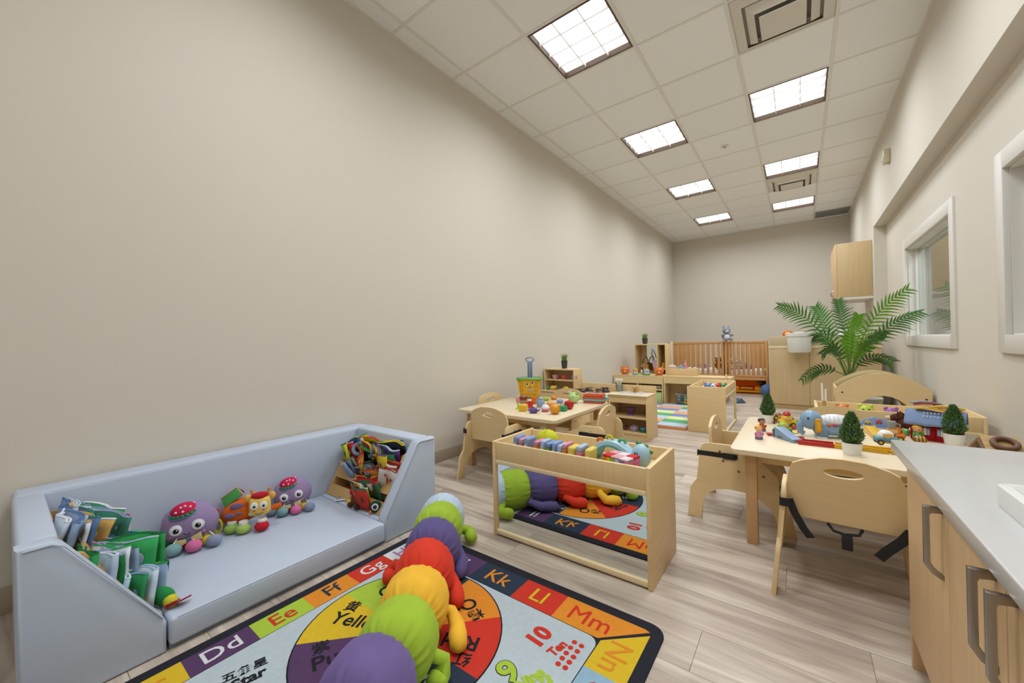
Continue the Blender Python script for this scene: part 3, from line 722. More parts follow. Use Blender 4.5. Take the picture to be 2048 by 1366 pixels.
# colour wheel
WC, WR = (-1.065, .785), .325
MB().prism([(x - rcx, y - rcy) for x, y in ellipse(WC[0], WC[1], WR + .005, WR + .005, 64)], 'z', RZ + .0006, RZ + .001).build('wheel_outline', K['ink'], rug, smooth=0)
wedges = [(1, 'red', 'Red', '红'), (46, 'orange', 'Orange', '橘'), (91, 'navy', 'Black', '黑'), (136, 'lime', 'Green', '绿'), (181, 'yellow', 'Yellow', '黄'), (226, 'purple', 'Purple', '紫'), (271, 'pink', 'Pink', '粉'), (316, 'navy', 'Blue', '蓝')]
for a0, c, s, zh in wedges:
    poly = [WC] + [(WC[0] + WR * math.cos(R(a0 + 45 * k / 10)), WC[1] + WR * math.sin(R(a0 + 45 * k / 10))) for k in range(11)]
    MB().prism([(x - rcx, y - rcy) for x, y in poly], 'z', RZ + .001, RZ + .0014).build('wheel_wedge', K[c], rug, smooth=0)
    am = a0 + 22.5; d = Vector((math.cos(R(am)), math.sin(R(am)))); n = Vector((d.y, -d.x))
    ink = 'white' if c == 'navy' else 'ink'
    q = Vector(WC) + d * .268 - n * -.004
    L = text('colour_word', s, .078, K[ink], rug, rl(q.x, q.y, RZ + .0018), R(am + 180), .0003, .0012, align='LEFT')
    q2 = Vector(WC) + d * .262 + n * .065 * 1.0
    text('colour_character', zh, .055, K[ink], rug, rl(q2.x, q2.y, RZ + .0018), R(am + 180), .0003, .0008, align='LEFT')
# counting corner and star caption
q = atz(1081, 1276, RZ); text('numeral', '10', .082, K['red'], rug, rl(q.x - .005, q.y, RZ + .0012), R(84), .0003, .004)
q = atz(1113, 1296, RZ); text('number_word', 'Ten', .042, K['red'], rug, rl(q.x + .004, q.y, RZ + .0012), R(78), .0003, .0018)
for cx_, cy_ in ((1373, 1163), (1408, 1182), (1353, 1190), (1387, 1209), (1332, 1217), (1368, 1237), (1312, 1243), (1347, 1263), (1291, 1271), (1327, 1291)):
    q = atz(600 + cx_ / 2.501, 820 + cy_ / 2.501, RZ)
    MB().lathe([(.0, .0), (.0085, 0), (.0085, .0006), (0, .0006)], rl(q.x, q.y, RZ + .0007), 14).build('counting_dot', K['red'], rug, smooth=0)
q = atz(1018, 1345, RZ); text('numeral', '9', .105, K['ink'], rug, rl(q.x, q.y, RZ + .0009), R(74), .0002, .006)
text('numeral', '9', .105, K['lime'], rug, rl(q.x, q.y, RZ + .0013), R(74), .0003, .0035)
q = atz(1062, 1352, RZ); text('number_word', 'Nine', .045, K['lime'], rug, rl(q.x + .004, q.y - .01, RZ + .0012), R(72), .0003, .0025)
for cx_, cy_ in ((1240, 1337), (1210, 1352), (1252, 1362)):
    q = atz(600 + cx_ / 2.501, 820 + cy_ / 2.501, RZ)
    MB().lathe([(.0, .0), (.0085, 0), (.0085, .0006), (0, .0006)], rl(q.x, q.y, RZ + .0007), 14).build('counting_dot', K['lime'], rug, smooth=0)
q = atz(490, 1341, RZ); text('shape_character', '五角星', .038, K['ink'], rug, rl(q.x, q.y, RZ + .0012), R(76), .0003, .0008)
q = atz(497, 1358, RZ); text('shape_word', 'Star', .052, K['ink'], rug, rl(q.x, q.y, RZ + .0012), R(76), .0003, .0018)
# ================================================================== CATERPILLAR
cat_pts = [(-.852, .522, .110, '6f5f92'), (-.915, .662, .109, '9fbc3a'), (-1.01, .793, .107, 'efb93c'), (-1.118, .926, .108, 'd63e2a'), (-1.225, 1.06, .110, '5f5585'), (-1.325, 1.185, .110, '9dba3c'), (-1.40, 1.275, .108, 'b9ccdc')]
ct = thing('plush_caterpillar', 'long plush caterpillar pillow of seven coloured stuffed segments on the rug', 'plush toy', (-1.1, .9, .0075))
def seg_mesh(p, d, r, ln, seed, first, last):
    rr_ = random.Random(seed); bmx = bmesh.new(); n = 128; m = 24
    d = Vector((d[0], d[1], 0)).normalized(); u = Vector((-d.y, d.x, 0)); z = Vector((0, 0, 1)); rings = []
    ph = [rr_.uniform(0, 6.28) for _ in range(6)]
    for i in range(m + 1):
        t = -1 + 2 * i / m
        rad = r * (max(0.0, 1 - abs(t) ** 2.9) ** .52) if (abs(t) > .0) else r
        pinch = max(0, abs(t) - .12) / .88
        ring = []
        for k in range(n):
            a = 2 * math.pi * k / n
            wr_ = .055 * pinch ** 1.3 * (math.sin(19 * a + ph[0] + t * 1.2 + .6 * math.sin(4 * a + ph[4])) * .6 + math.sin(29 * a + ph[1]) * .4)
            lump = .015 * math.sin(3 * a + ph[2] + 2 * t) + .012 * math.sin(2 * a + ph[3])
            q = rad * (1 + wr_ + lump)
            zz = q * math.sin(a)
            if zz < 0: zz *= .93
            ring.append(bmx.verts.new(p + d * (t * ln) + u * (q * math.cos(a)) + z * zz))
        rings.append(ring)
    for i in range(m):
        for k in range(n): bmx.faces.new((rings[i][k], rings[i][(k + 1) % n], rings[i + 1][(k + 1) % n], rings[i + 1][k]))
    bmesh.ops.remove_doubles(bmx, verts=bmx.verts, dist=1e-5)
    s_ = MB(); s_.bm.free(); s_.bm = bmx
    return s_
M_cat = {}
feet_spec = {1: [((888, 1318, .07), (884, 1345, .035), (868, 1372, .03))], 2: [((902, 1222, .07), (914, 1250, .04), (917, 1292, .03))], 3: [((902, 1150, .065), (912, 1178, .04), (914, 1205, .032)), ((792, 1128, .065), (782, 1142, .04), (778, 1160, .032))],
             4: [((914, 1092, .065), (922, 1118, .04), (920, 1146, .032))], 5: [((925, 1058, .06), (937, 1062, .045), (944, 1078, .034))]}
for i, (x, y_, r, c) in enumerate(cat_pts):
    a = Vector(cat_pts[max(i - 1, 0)][:2]); b_ = Vector(cat_pts[min(i + 1, 6)][:2]); d = b_ - a
    p_ = Vector((x + 1.1, y_ - .9, r * .93))
    pm = mat('velour_' + c, c, .85, var=.09, scale=(14, 14, 14), bump=.12, bscale=300, sheen=.45, spec=.15)
    so = seg_mesh(p_, d, r, .108 if i < 6 else .09, 50 + i, i == 0, i == 6).build('segment', pm, ct, smooth=80)
    for ctl in feet_spec.get(i, []):
        q = [atz(*c_) - Vector((-1.1, .9, .0075)) for c_ in ctl]
        q0 = q[0].lerp(p_, .25)
        MB().tube([q0, q[0], q[1], q[1].lerp(q[2], .5), q[2], q[2] + (q[2] - q[1]) * .22], [.018, .019, .025, .029, .026, .008], 16).build('foot', pm, so, smooth=80)
# ================================================================== MIRROR TROUGHS
def mirror_unit(lab, loc, rz, W=.77, D=.35, H=.462):
    """local: x 0..W, y 0..D (front at y=0)"""
    t = thing('mirror_trough', lab, 'toy shelf', loc, rz, 'birch toy troughs with a mirror in front')
    for x0 in (0, W - .018): MB().box(x0, x0 + .018, 0, D, 0, H, .004).build('side_panel', M_ply, t)
    a, b_ = .0182, W - .0182
    for y0, y1, mi in ((.006, .022, 1), (D - .022, D - .006, -1)):
        MB().box(a, b_, y0, y1, .372, H - .004, .003).build('trough_board', M_plyx, t)
        MB().box(a, b_, y0 - .004, y1 + .004, .352, .3715, .002).build('rail', M_edge, t)
        MB().box(a, b_, y0 - .004, y1 + .004, .008, .03, .002).build('rail', M_edge, t)
        ym = y0 + .006 if mi > 0 else y1 - .010
        MB().box(a, b_, ym, ym + .004, .0302, .3518).build('mirror', M_mirror, t, smooth=0)
    MB().box(a, b_, .0265, D - .0265, .39, .40).build('trough_floor', M_plyx, t)
    return t
trough1 = mirror_unit('birch trough of soft blocks with mirror facing the caterpillar', (-1.228, 1.455, 0), 0)
trough2 = mirror_unit('birch trough standing beside the pastel play mat', (-.59, 4.235, 0), R(90))
trough3 = mirror_unit('birch trough along the wall between arch tunnel and toy-track table', (.075, 3.352, 0), 0)
# ================================================================== TABLES
def table(lab, x0, y0, L=.88, ZT=.44):
    t = thing('play_table', lab, 'table', (x0 + L / 2, y0 + L / 2, 0), 0, 'square birch play tables')
    h = L / 2
    MB().prism(rrect(-h, h, -h, h, .035, 6), 'z', ZT - .022, ZT, .003).build('table_top', M_top, t)
    lw = .045; i = .055
    for sx in (-1, 1):
        for sy in (-1, 1):
            cx, cy = sx * (h - i - lw / 2), sy * (h - i - lw / 2)
            MB().box(cx - lw / 2, cx + lw / 2, cy - lw / 2, cy + lw / 2, 0, ZT - .0225, .002).build('leg', M_beech, t)
    q = h - .115
    for s in (-1, 1):
        MB().box(-h + i + lw + .001, h - i - lw - .001, s * q - .009, s * q + .009, ZT - .075, ZT - .0225).build('apron', M_ply, t)
        MB().box(s * q - .009, s * q + .009, -q + .0095, q - .0095, ZT - .075, ZT - .0225).build('apron', M_ply, t)
    return t
TL = table('birch play table with toy food by the long wall', -2.14, 2.12)
TR = table('birch play table with toy road track near the worktop', -.268, 2.0)
# ================================================================== CHAIRS
def make_chair():
    t = thing('toddler_chair', 'x', 'chair', (0, 0, 0), 0, 'birch toddler chairs with black straps')
    prof = [(0, 0), (.012, .147), (.028, .176), (.048, .196), (.057, .33), (.062, .357), (.072, .380), (.092, .393), (.20, .394), (.225, .385), (.25, .36), (.33, .335), (.40, .27), (.44, .15), (.475, 0),
            (.405, 0), (.395, .07), (.375, .115), (.33, .15), (.27, .172), (.2, .176), (.14, .165), (.105, .143), (.082, .11), (.074, .07), (.070, 0)]
    hw = .18
    for s in (-1, 1):
        x0 = -hw if s < 0 else hw - .016
        pb_ = MB().prism(prof, 'x', x0, x0 + .016, .003, 2)
        for v in pb_.bm.verts: v.co.x += s * .035 * max(0, (.36 - v.co.z) / .36)
        pb_.build('side_panel', M_ply, t)
        sp = [o for o in bpy.data.objects if o.parent == t][-1]
        xo = -hw - .001 if s < 0 else hw + .001
        for yy, zz in ((.155, .355), (.17, .31), (.24, .268), (.345, .262)):
            xo = (-hw - .001 if s < 0 else hw + .001) + s * .035 * max(0, (.36 - zz) / .36)
            MB().cyl((xo - .001 * s, yy, zz), (xo + .0012 * s, yy, zz), .0065, .0065, 10).build('bolt', mat('bolt_bronze', '#8a7350', .45, metal=.6), sp)
        xs = -hw - .0055 if s < 0 else hw + .0041
        MB().box(xs, xs + .0014, .050, .235, .325, .35).build('strap', M_black, sp)
        MB().box(xs - (.006 if s < 0 else 0), xs + (.0014 if s < 0 else .0075), .17, .225, .322, .353, .002).build('buckle', M_black, sp)
        MB().box(-hw - .0055 if s < 0 else hw - .024, -hw + .024 if s < 0 else hw + .0055, .0475, .0505, .318, .348).build('strap', M_black, sp)
    bw = hw - .0168
    # back rest, rounded top with a hand hole
    n = 8; top = []
    ZB, ZT_ = -.005, .235
    pts = [(-bw, ZB), (bw, ZB), (bw, .10)]
    pts += [(bw - .004, .16), (bw - .018, .198), (bw - .045, .213), (.06, .231), (0, .235), (-.06, .231), (-bw + .045, .213), (-bw + .018, .198), (-bw + .004, .16), (-bw, .10)]
    MB().prism(pts, 'y', 0, .014, 0, hole=ellipse(0, .182, .056, .017, 20)).build('backrest', M_ply, t, loc=(0, .115, .272), rot=(R(5), 0, 0), smooth=30)
    MB().box(-bw, bw, .132, .40, .258, .272, .003).build('seat', M_plyx, t)
    MB().box(-bw, bw, .36, .374, .20, .2575).build('stretcher', M_plyx, t)
    return t
proto = make_chair()
spots = [(.112, 1.688, -1.0, 'birch toddler chair seen from behind, beside the worktop, straps dangling'), (-.5, 2.425, -90, 'birch toddler chair sideways at the left of the track table'),
         (.17, 3.225, 180, 'birch toddler chair at the far side of the track table'), (-1.72, 1.905, 1, 'birch toddler chair seen from behind at the toy-food table'),
         (-.95, 2.475, 93, 'birch toddler chair at the right of the toy-food table, toys on its seat'), (-2.312, 2.602, -90, 'birch toddler chair squeezed between wall and toy-food table'),
         (-1.75, 3.30, 180, 'birch toddler chair at the far side of the toy-food table')]
CH = []
for k, (x, y_, a, lab) in enumerate(spots):
    c = proto if k == 0 else copy_tree(proto)
    c.location = (x, y_, 0); c.rotation_euler = (0, 0, R(a)); c['label'] = lab; CH.append(c)
# dangling straps on the near chair
def strap(pts, wv, par=CH[0]): MB().strip(pts, wv, .0025).build('loose_strap', M_black, par)
strap([(-.158, .09, .335), (-.142, .082, .29), (-.115, .085, .235), (-.095, .09, .205)], (.012, 0, .004))
strap([(.165, .085, .30), (.14, .075, .265), (.105, .072, .225), (.085, .075, .195)], (.012, 0, -.008))
bu = MB().box(-.008, .022, .10, .115, .185, .235, .003).build('crotch_buckle', M_black, CH[0])
MB().tube([(-.045, .13, .257), (-.03, .115, .24), (.0, .112, .235), (.04, .115, .242), (.05, .13, .257)], .005, 6).build('webbing', M_black, bu)
# things on chair seats
p = CH[4].matrix_basis @ Vector((-.03, .24, .274))
d_ = thing('rag_doll', 'doll with blue shirt lying on the chair at the toy-food table', 'doll', p, R(20))
MB().ball((0, 0, .03), .03, (1.2, .9, 1), 12).build('head', plush('e8c4ae'), d_)
MB().ball((.005, .05, .035), .032, (.9, 1.2, 1.05), 12).build('shirt', cloth('3f6aa0'), d_)
MB().ball((-.02, .045, .045), .016, (1.6, .8, .8), 10).build('arm', plush('d28a5a'), d_)
MB().ball((.005, -.018, .045), .028, (1.1, .7, .8), 12).build('hair', plush('4a2c1e'), d_)
p = CH[4].matrix_basis @ Vector((.207, .28, .33))
p = CH[4].matrix_basis @ Vector((.09, .22, .2735))
sh = thing('small_doll', 'small brown doll with pink collar face down on the chair seat', 'doll', (p.x, p.y, p.z), R(100))
MB().ball((0, 0, .03), .034, (1.3, .9, .85), 12).build('hair', plush('39231b'), sh)
MB().ball((.045, 0, .024), .02, (1, 1, 1), 10).build('collar', cloth('d89aa8'), sh)
MB().box(.05, .10, -.02, .02, .004, .032, .008).build('dress', cloth('e8dfd4'), sh)
p = CH[1].matrix_basis @ Vector((.05, .22, .2735))
bx = thing('dark_toy', 'dark patterned soft toy on the seat left of the track table', 'plush toy', (p.x, p.y, p.z))
MB().ball((0, 0, .026), .028, (1.4, 1, .9), 12).build('body', plush('2e2d2c'), bx)
MB().ball((.03, -.02, .035), .014, (1, 1, 1), 10).build('head', plush('5c5a55'), bx)
# ================================================================== KITCHEN
def panel_box(b, *a): return b.box(*a)
def open_unit(t, W, D, H, th=.016, shelf=None, top=True, apron=None, kick=.0, mtl=None):
    m = mtl or M_ply
    MB().box(0, th, 0, D, 0, H, .002).build('side_panel', m, t); MB().box(W - th, W, 0, D, 0, H, .002).build('side_panel', m, t)
    a, b_ = th + .0002, W - th - .0002
    MB().box(a, b_, D - .008, D, 0, H - th).build('back_panel', m, t)
    MB().box(a, b_, .004, D - .0082, kick, kick + th).build('bottom_shelf', M_plyx, t)
    if kick: MB().box(a, b_, .012, .024, 0, kick - .0002).build('kick_board', m, t)
    for z in (shelf or []): MB().box(a, b_, .004, D - .0082, z, z + th).build('shelf', M_plyx, t)
    if apron: MB().box(a, b_, 0.002, .016, apron[0], apron[1]).build('apron', m, t)
    if top: MB().box(a, b_, .0, D - .0082, H - th, H, .002).build('top', M_plyx, t)
SK = (-1.515, 3.58)
sink = thing('play_sink', 'birch play sink with open shelves of toy dishes', 'play kitchen', (SK[0], SK[1], 0))
open_unit(sink, .378, .30, .412, shelf=[.20], apron=(.345, .395), kick=.055)
MB().prism(rrect(-.003, .381, -.008, .27, .01, 3), 'z', .4125, .424, .002, hole=None).build('worktop', M_top, sink)
basin = MB().box(.07, .33, .05, .19, .4242, .4262, .0008).build('basin_rim', M_white, sink)
MB().box(.082, .318, .062, .178, .4263, .4268).build('basin_well', mat('basin_shade', '#c9c6cc', .3), basin)
MB().prism([(0, .424), (.378, .424), (.378, .475), (.365, .49), (.013, .49), (0, .475)], 'y', .272, .286, .002).build('splash_back', M_ply, sink)
fc = MB().box(.175, .208, .215, .245, .4242, .487, .004).build('faucet', M_shelfwood, sink)
MB().box(.178, .205, .16, .215, .468, .487, .004).build('spout', M_shelfwood, fc)
for x in (.125, .24): MB().box(x - .02, x + .02, .222, .238, .4242, .434, .004).build('tap', M_edge, sink)
stv = thing('play_stove', 'birch play stove with black burners and toy pots', 'play kitchen', (-1.93, 3.58, 0))
open_unit(stv, .40, .30, .40, shelf=[], apron=(.33, .385), kick=.055)
MB().box(.018, .382, .006, .02, .07, .325, .002).build('oven_door', M_plyx, stv)
MB().box(-.003, .403, -.008, .27, .4005, .412, .002).build('worktop', M_top, stv)
MB().prism([(0, .412), (.40, .412), (.40, .475), (.387, .49), (.013, .49), (0, .475)], 'y', .272, .286, .002).build('splash_back', M_ply, stv)
M_pot = mat('steel_pot', '#8e8a86', .25, metal=1.0); M_bk = mat('burner_black', '#2c2622', .5)
for k, (x, y_) in enumerate(((.09, .07), (.285, .06), (.12, .19), (.30, .185))):
    MB().lathe([(.0, 0), (.052, 0), (.054, .006), (.05, .012), (0, .012)], (x, y_, .4122), 20).build('burner', M_bk, stv)
    pt = thing('toy_pot', ['shiny toy pan with handle on the front left burner', 'shiny toy pot on the front right burner', 'toy saucepan on the back left burner', 'toy pan on the back right burner'][k], 'toy pot', (-1.93 + x, 3.58 + y_, .4244), R(30 * k - 140), 'steel toy pots on the stove')
    hh = .022 if k % 2 == 0 else .032
    MB().lathe([(0, 0), (.036, 0), (.040, hh), (.043, hh + .002), (.038, hh + .001), (.034, .004), (0, .004)], n=22).build('bowl', M_pot, pt)
    MB().tube([(.038, 0, hh - .006), (.06, 0, hh), (.095, 0, hh + .006)], .005, 6).build('handle', M_bk if k != 1 else M_edge, pt)
hut = thing('play_hutch', 'birch play cupboard with shelf of toy cups against the wall', 'play kitchen', (-2.318, 3.58, 0))
open_unit(hut, .38, .30, .415, shelf=[.2], apron=None, kick=.055, top=True)
MB().box(.016, .364, .004, .016, .075, .395, .002).build('door', M_plyx, hut)
MB().box(.0, .014, .10, .30, .4155, .645, .002).build('hutch_side', M_ply, hut); MB().box(.366, .38, .10, .30, .4155, .645, .002).build('hutch_side', M_ply, hut)
MB().box(.0145, .3655, .292, .30, .4155, .632).build('hutch_back', M_ply, hut)
for z in (.515, .632): MB().box(.0145, .3655, .10, .2915, z, z + .013, .002).build('hutch_shelf', M_plyx, hut)
# dishes ------------------------------------------------------------
def cup(lab, loc, c, r=.026, h=.042, rz=0, pot=False):
    t = thing('toy_cup', lab, 'toy cup', loc, rz, 'plastic toy cups')
    MB().lathe([(0, 0), (r * .55, 0), (r * .6, .004), (r * .9, h * .45), (r, h), (r * .93, h), (r * .8, h * .45), (r * .5, .007), (0, .007)], n=20).build('bowl', plastic(c), t)
    MB().tube([(r * .9, 0, h * .8), (r * 1.35, 0, h * .85), (r * 1.5, 0, h * .55), (r * 1.25, 0, h * .3), (r * .8, 0, h * .35)], .004, 6).build('handle', plastic(c), t)
    return t
zs = .5285
for px, c, lab in ((1110, 'e0a0aa', 'pink toy cup on the hutch shelf'), (1128, 'd2554c', 'red two-handled toy cup in the middle of the hutch shelf'), (1148, '9d84bd', 'purple toy cup on the hutch shelf')):
    q = aty(px, 757, 3.73); cup(lab, (q.x, 3.73, zs), c, .03, .048, R(-20))
for k, (px, py, c, nm, lab) in enumerate(((1096, 773, '2f8f58', 'toy_ball', 'green toy ball on the hutch counter'), (1118, 772, '27574c', 'toy_ball', 'dark teal toy ball on the hutch counter'))):
    q = aty(px, py, 3.645); t = thing(nm, lab, 'toy ball', (q.x, 3.645, .4152)); MB().ball((0, 0, .020), .020, (1, 1, .98), 14).build('shell', plastic(c), t); MB().tube([(.0202 * math.cos(a), .0202 * math.sin(a), .02) for a in [i * math.pi / 10 for i in range(20)]], .0012, 5, True).build('seam', plastic(c), t)
for px, lab, s in ((1106, 'yellow toy fruit on the hutch counter, left one', 1), (1131, 'yellow toy fruit on the hutch counter, right one', -1)):
    q = aty(px, 773, 3.655); t = thing('toy_fruit', lab, 'toy food', (q.x, 3.655, .4152), R(25 * s))
    MB().ball((0, 0, .024), .024, (1.5, .9, 1), 14).build('flesh', plastic('dfb93a'), t); MB().ball((.028, 0, .034), .016, (1.1, .8, .8), 10).build('bump', plastic('e6c850'), t); MB().cyl((.0, 0, .045), (.002, 0, .058), .003, .002, 6).build('stalk', plastic('6a5a2c'), t)
q = aty(1261, 832, 3.68); g_ = thing('toy_goblet', 'purple toy goblet on the upper shelf of the play sink', 'toy cup', (q.x, 3.70, .2165))
MB().lathe([(0, 0), (.030, 0), (.026, .008), (.014, .016), (.016, .03), (.040, .052), (.046, .072), (.042, .072), (.034, .054), (0, .035)], n=22).build('goblet', plastic('6f4a9c'), g_)
MB().lathe([(.0445, .066), (.048, .069), (.0445, .073)], n=22).build('lip', plastic('7d58aa'), g_)
zb = .0715
q = aty(1244, 857, 3.65); t = thing('toy_plate_stack', 'red toy bowl upside down on a purple toy plate', 'toy dishes', (q.x, 3.66, zb))
MB().lathe([(0, 0), (.04, 0), (.05, .006), (.048, .008), (0, .005)], n=22).build('plate', plastic('8a6aa0'), t); MB().lathe([(0, .036), (.024, .034), (.034, .012), (.034, .0085), (0, .0085)][::-1], n=22).build('bowl', plastic('c8313a'), t)
q = aty(1268, 859, 3.65); t = thing('toy_pot', 'lilac toy pot with lid at the bottom of the play sink', 'toy pot', (q.x, 3.66, zb))
MB().lathe([(0, 0), (.026, 0), (.040, .016), (.042, .032), (.040, .036), (0, .036)], n=22).build('pot', plastic('a698bd'), t); MB().lathe([(.043, .0362), (.040, .042), (.012, .050), (.006, .053), (.009, .060), (0, .063)], n=22).build('lid', plastic('b0a3c6'), t)
q = aty(1289, 861, 3.65); t = thing('toy_cup_saucer', 'blue toy cup on a green toy saucer in the play sink', 'toy dishes', (q.x - .012, 3.65, zb))
MB().lathe([(0, 0), (.03, 0), (.042, .008), (.04, .010), (0, .006)], n=22).build('saucer', plastic('3f9a5a'), t); MB().lathe([(0, .0102), (.016, .0102), (.026, .026), (.028, .042), (.025, .042), (.02, .022), (0, .016)], n=20).build('cup', plastic('5a9cc4'), t)
# utensil bucket
q = atz(1246, 785, .4245); bkt = thing('utensil_bucket', 'small grey metal bucket of white toy utensils beside the play sink', 'bucket', (-1.49, 3.80, .4245))
MB().lathe([(0, 0), (.026, 0), (.036, .066), (.038, .068), (.033, .067), (.024, .004), (0, .004)], n=22).build('pail', mat('zinc_pail', '#8f979e', .4, metal=.7), bkt)
for k in range(6):
    a = k * 1.05; x, y_ = .018 * math.cos(a), .014 * math.sin(a)
    MB().tube([(x * .4, y_ * .4, .006), (x, y_, .07), (x * 1.6, y_ * 1.6, .10)], .0035, 6).ball((x * 1.7, y_ * 1.7, .115), .013, (.8, .5, 1.3), 10).build('utensil', plastic('e9e6d2'), bkt)
# ================================================================== PLAY MAT
pm_ = thing('play_mat', 'pastel chequered foam play mat with orange edge', 'play mat', (-1.45, 4.99, 0))
PC = {'blue': 'b9cce0', 'orange': 'e9a878', 'indigo': '7f8cba', 'lime': 'dce6a0', 'green': '5faa72'}
MB().box(-.72, .492, -.76, .70, 0, .026, .004).build('edge_foam', plastic('dd8f52', .8), pm_)
seq = ['blue', 'green', 'lime', 'indigo', 'orange', 'blue', 'green', 'lime']
tw, td = .30, .18
for ix in range(4):
    for iy in range(8):
        x0 = -.71 + ix * .2985; y0 = -.752 + iy * .1805
        c = seq[(iy + ix * 2 + (0)) % 5 if False else (iy + (3 - ix) * 3) % 5]
        MB().box(x0 + .001, x0 + .2975, y0 + .001, y0 + .1795, .0262, .0335, .002).build('mat_tile', plastic(PC[c], .8), pm_)
# ================================================================== BACK SHELVES
bs1 = thing('low_shelf', 'low birch shelf with tiger toys on top in front of the mirror cubby', 'toy shelf', (-2.32, 5.70, 0), 0, 'low birch shelves across the room')
open_unit(bs1, .735, .32, .42, shelf=[.21], apron=(.30, .404), kick=0)
MB().box(.36, .372, .006, .31, .227, .403).build('divider', M_ply, bs1)
bs2 = thing('low_shelf', 'low birch shelf holding clear toy bins behind the play mat', 'toy shelf', (-1.575, 5.70, 0), 0, 'low birch shelves across the room')
open_unit(bs2, .85, .32, .425, shelf=[], apron=(.32, .409), kick=0)
MB().box(.79, .806, -.06, .0, .33, .47, .002).build('end_lip', M_edge, bs2)
def bin_(lab, x, y_, w_, d_b, h_, seed, base=.018):
    t = thing('toy_bin', lab, 'toy bin', (x, y_, base), 0, 'clear plastic bins of toys')
    b = MB()
    b.box(0, w_, 0, .002, 0, h_).box(0, w_, d_b - .002, d_b, 0, h_).box(0, .002, .002, d_b - .002, 0, h_).box(w_ - .002, w_, .002, d_b - .002, 0, h_).box(.002, w_ - .002, .002, d_b - .002, 0, .002)
    b.build('tub', M_acryl, t, smooth=0)
    MB().tube([(0, 0, h_), (w_, 0, h_), (w_, d_b, h_), (0, d_b, h_)], .004, 6, True).build('rim', plastic('cfd6da'), t)
    r = random.Random(seed); cols = ['d8432c', '3c6fb0', 'e0b92c', '3f9a58', '7aa6cc', 'e07a2c', '24303a', 'a9c63c']
    k = 0
    for iz in range(3):
        for ix in range(4):
            k += 1; s = .020 + r.uniform(0, .006)
            MB().ball((.03 + ix * (w_ - .06) / 3, .035 + r.uniform(0, .02), .025 + iz * .042), s, (1, .8, .9), 8, (r.random(), r.random(), 0)).build('loose_toy', plastic(cols[r.randrange(8)]), t)
    return t
bin_('clear bin of mixed small toys on the low shelf, left', -1.42, 5.73, .19, .24, .15, 3)
bin_('clear bin with yellow toy car on the low shelf, right', -1.215, 5.73, .17, .24, .15, 9)
gb = thing('green_bowl_toy', 'pale green translucent toy dome inside the low shelf', 'toy', (-1.18, 5.87, .169 + .03))
MB().lathe([(.0, .14), (.05, .125), (.085, .085), (.10, .03), (.1, .0), (0, .0)][::-1], n=24).build('dome', plastic('b6ccb4'), gb); MB().lathe([(.1, 0), (.107, .005), (.1, .01)], n=24).build('rim', plastic('a4bca2'), gb)
gb.location.z = .17
lb = thing('storage_box', 'lime green storage box at the right end of the tiger shelf', 'box', (-1.725, 5.72, .0165))
MB().box(0, .115, 0, .2, 0, .15, .006).build('tub', plastic('b9d890'), lb); MB().box(-.003, .118, -.003, .203, .1502, .162, .003).build('lid', plastic('c6e2a2'), lb)
bt_ = thing('lidded_box', 'small brown box with white lid on the upper shelf below the tigers', 'box', (-1.74, 5.73, .2265))
MB().box(0, .12, 0, .15, 0, .03, .002).build('tray', mat('brown_box', '#9a7a58', .6), bt_); MB().box(.004, .116, .004, .146, .0302, .042, .002).build('lid', plastic('dcd8d0'), bt_)
# things on the shelves --------------------------------------------
def tiger(lab, x, y_, z):
    t = thing('toy_tiger', lab, 'toy animal', (x, y_, z), R(20), 'orange tiger head toys'); o_ = plastic('e0782a')
    MB().ball((0, 0, .062), .062, (1.1, .85, .92), 18).build('head', o_, t)
    for s in (-1, 1):
        MB().ball((s * .045, 0, .11), .018, (1, .7, 1), 10).build('ear', o_, t); MB().ball((s * .022, -.05, .07), .006, (1, .5, 1), 8).build('eye', plastic('2a1a12'), t)
        MB().ball((s * .035, -.02, .012), .018, (1, 1.2, .66), 10).build('paw', o_, t)
    MB().ball((0, -.05, .048), .014, (1.3, .6, .8), 10).build('muzzle', plastic('f0c07c'), t)
    for k in (-1, 0, 1): MB().tube([(k * .02, -.028, .113), (k * .018, .0, .119)], .003, 5).build('stripe', plastic('8a3c14'), t)
q = aty(1250, 745, 5.78); tiger('orange tiger toy, left end of the low shelf', q.x, 5.78, .4205)
q = aty(1318, 747, 5.78); tiger('orange tiger toy, right end of the same low shelf', q.x, 5.78, .4205)
def shaker(lab, px, c1, c2, c3, w_):
    q = aty(px, 747, 5.77); t = thing('animal_drum', lab, 'toy', (q.x, 5.77, .4205), 0, 'striped animal drums on the low shelf')
    MB().lathe([(0, 0), (w_, 0), (w_, .016), (w_ * .75, .02), (0, .02)], n=18).build('base', plastic(c3), t)
    MB().lathe([(0, .02), (w_ * .78, .02), (w_ * .8, .055), (0, .055)], n=18).build('face_band', plastic('e8e2d6'), t)
    for s in (-1, 1): MB().ball((s * .02, -w_ * .8, .04), .006, (1, .5, 1), 8).build('eye', plastic('26221f'), t)
    MB().lathe([(0, .055), (w_ * .9, .055), (w_ * .9, .078), (w_ * .8, .085), (0, .085)], n=18).build('cap', plastic(c1), t)
    MB().lathe([(w_ * .8, .085), (w_ * .6, .092), (0, .094)], n=18).build('lid', plastic(c2), t)
shaker('toy drum with orange cap and teal base', 1271, 'e0942c', 'd8b24c', '5aa898', .042); shaker('toy drum with pale blue cap and green base', 1293, '9cb4c8', 'd8a06c', '2f8f58', .05)
pg = thing('toy_penguin', 'small dark toy penguin between the two drums', 'toy animal', (aty(1283, 746, 5.82).x, 5.84, .4205))
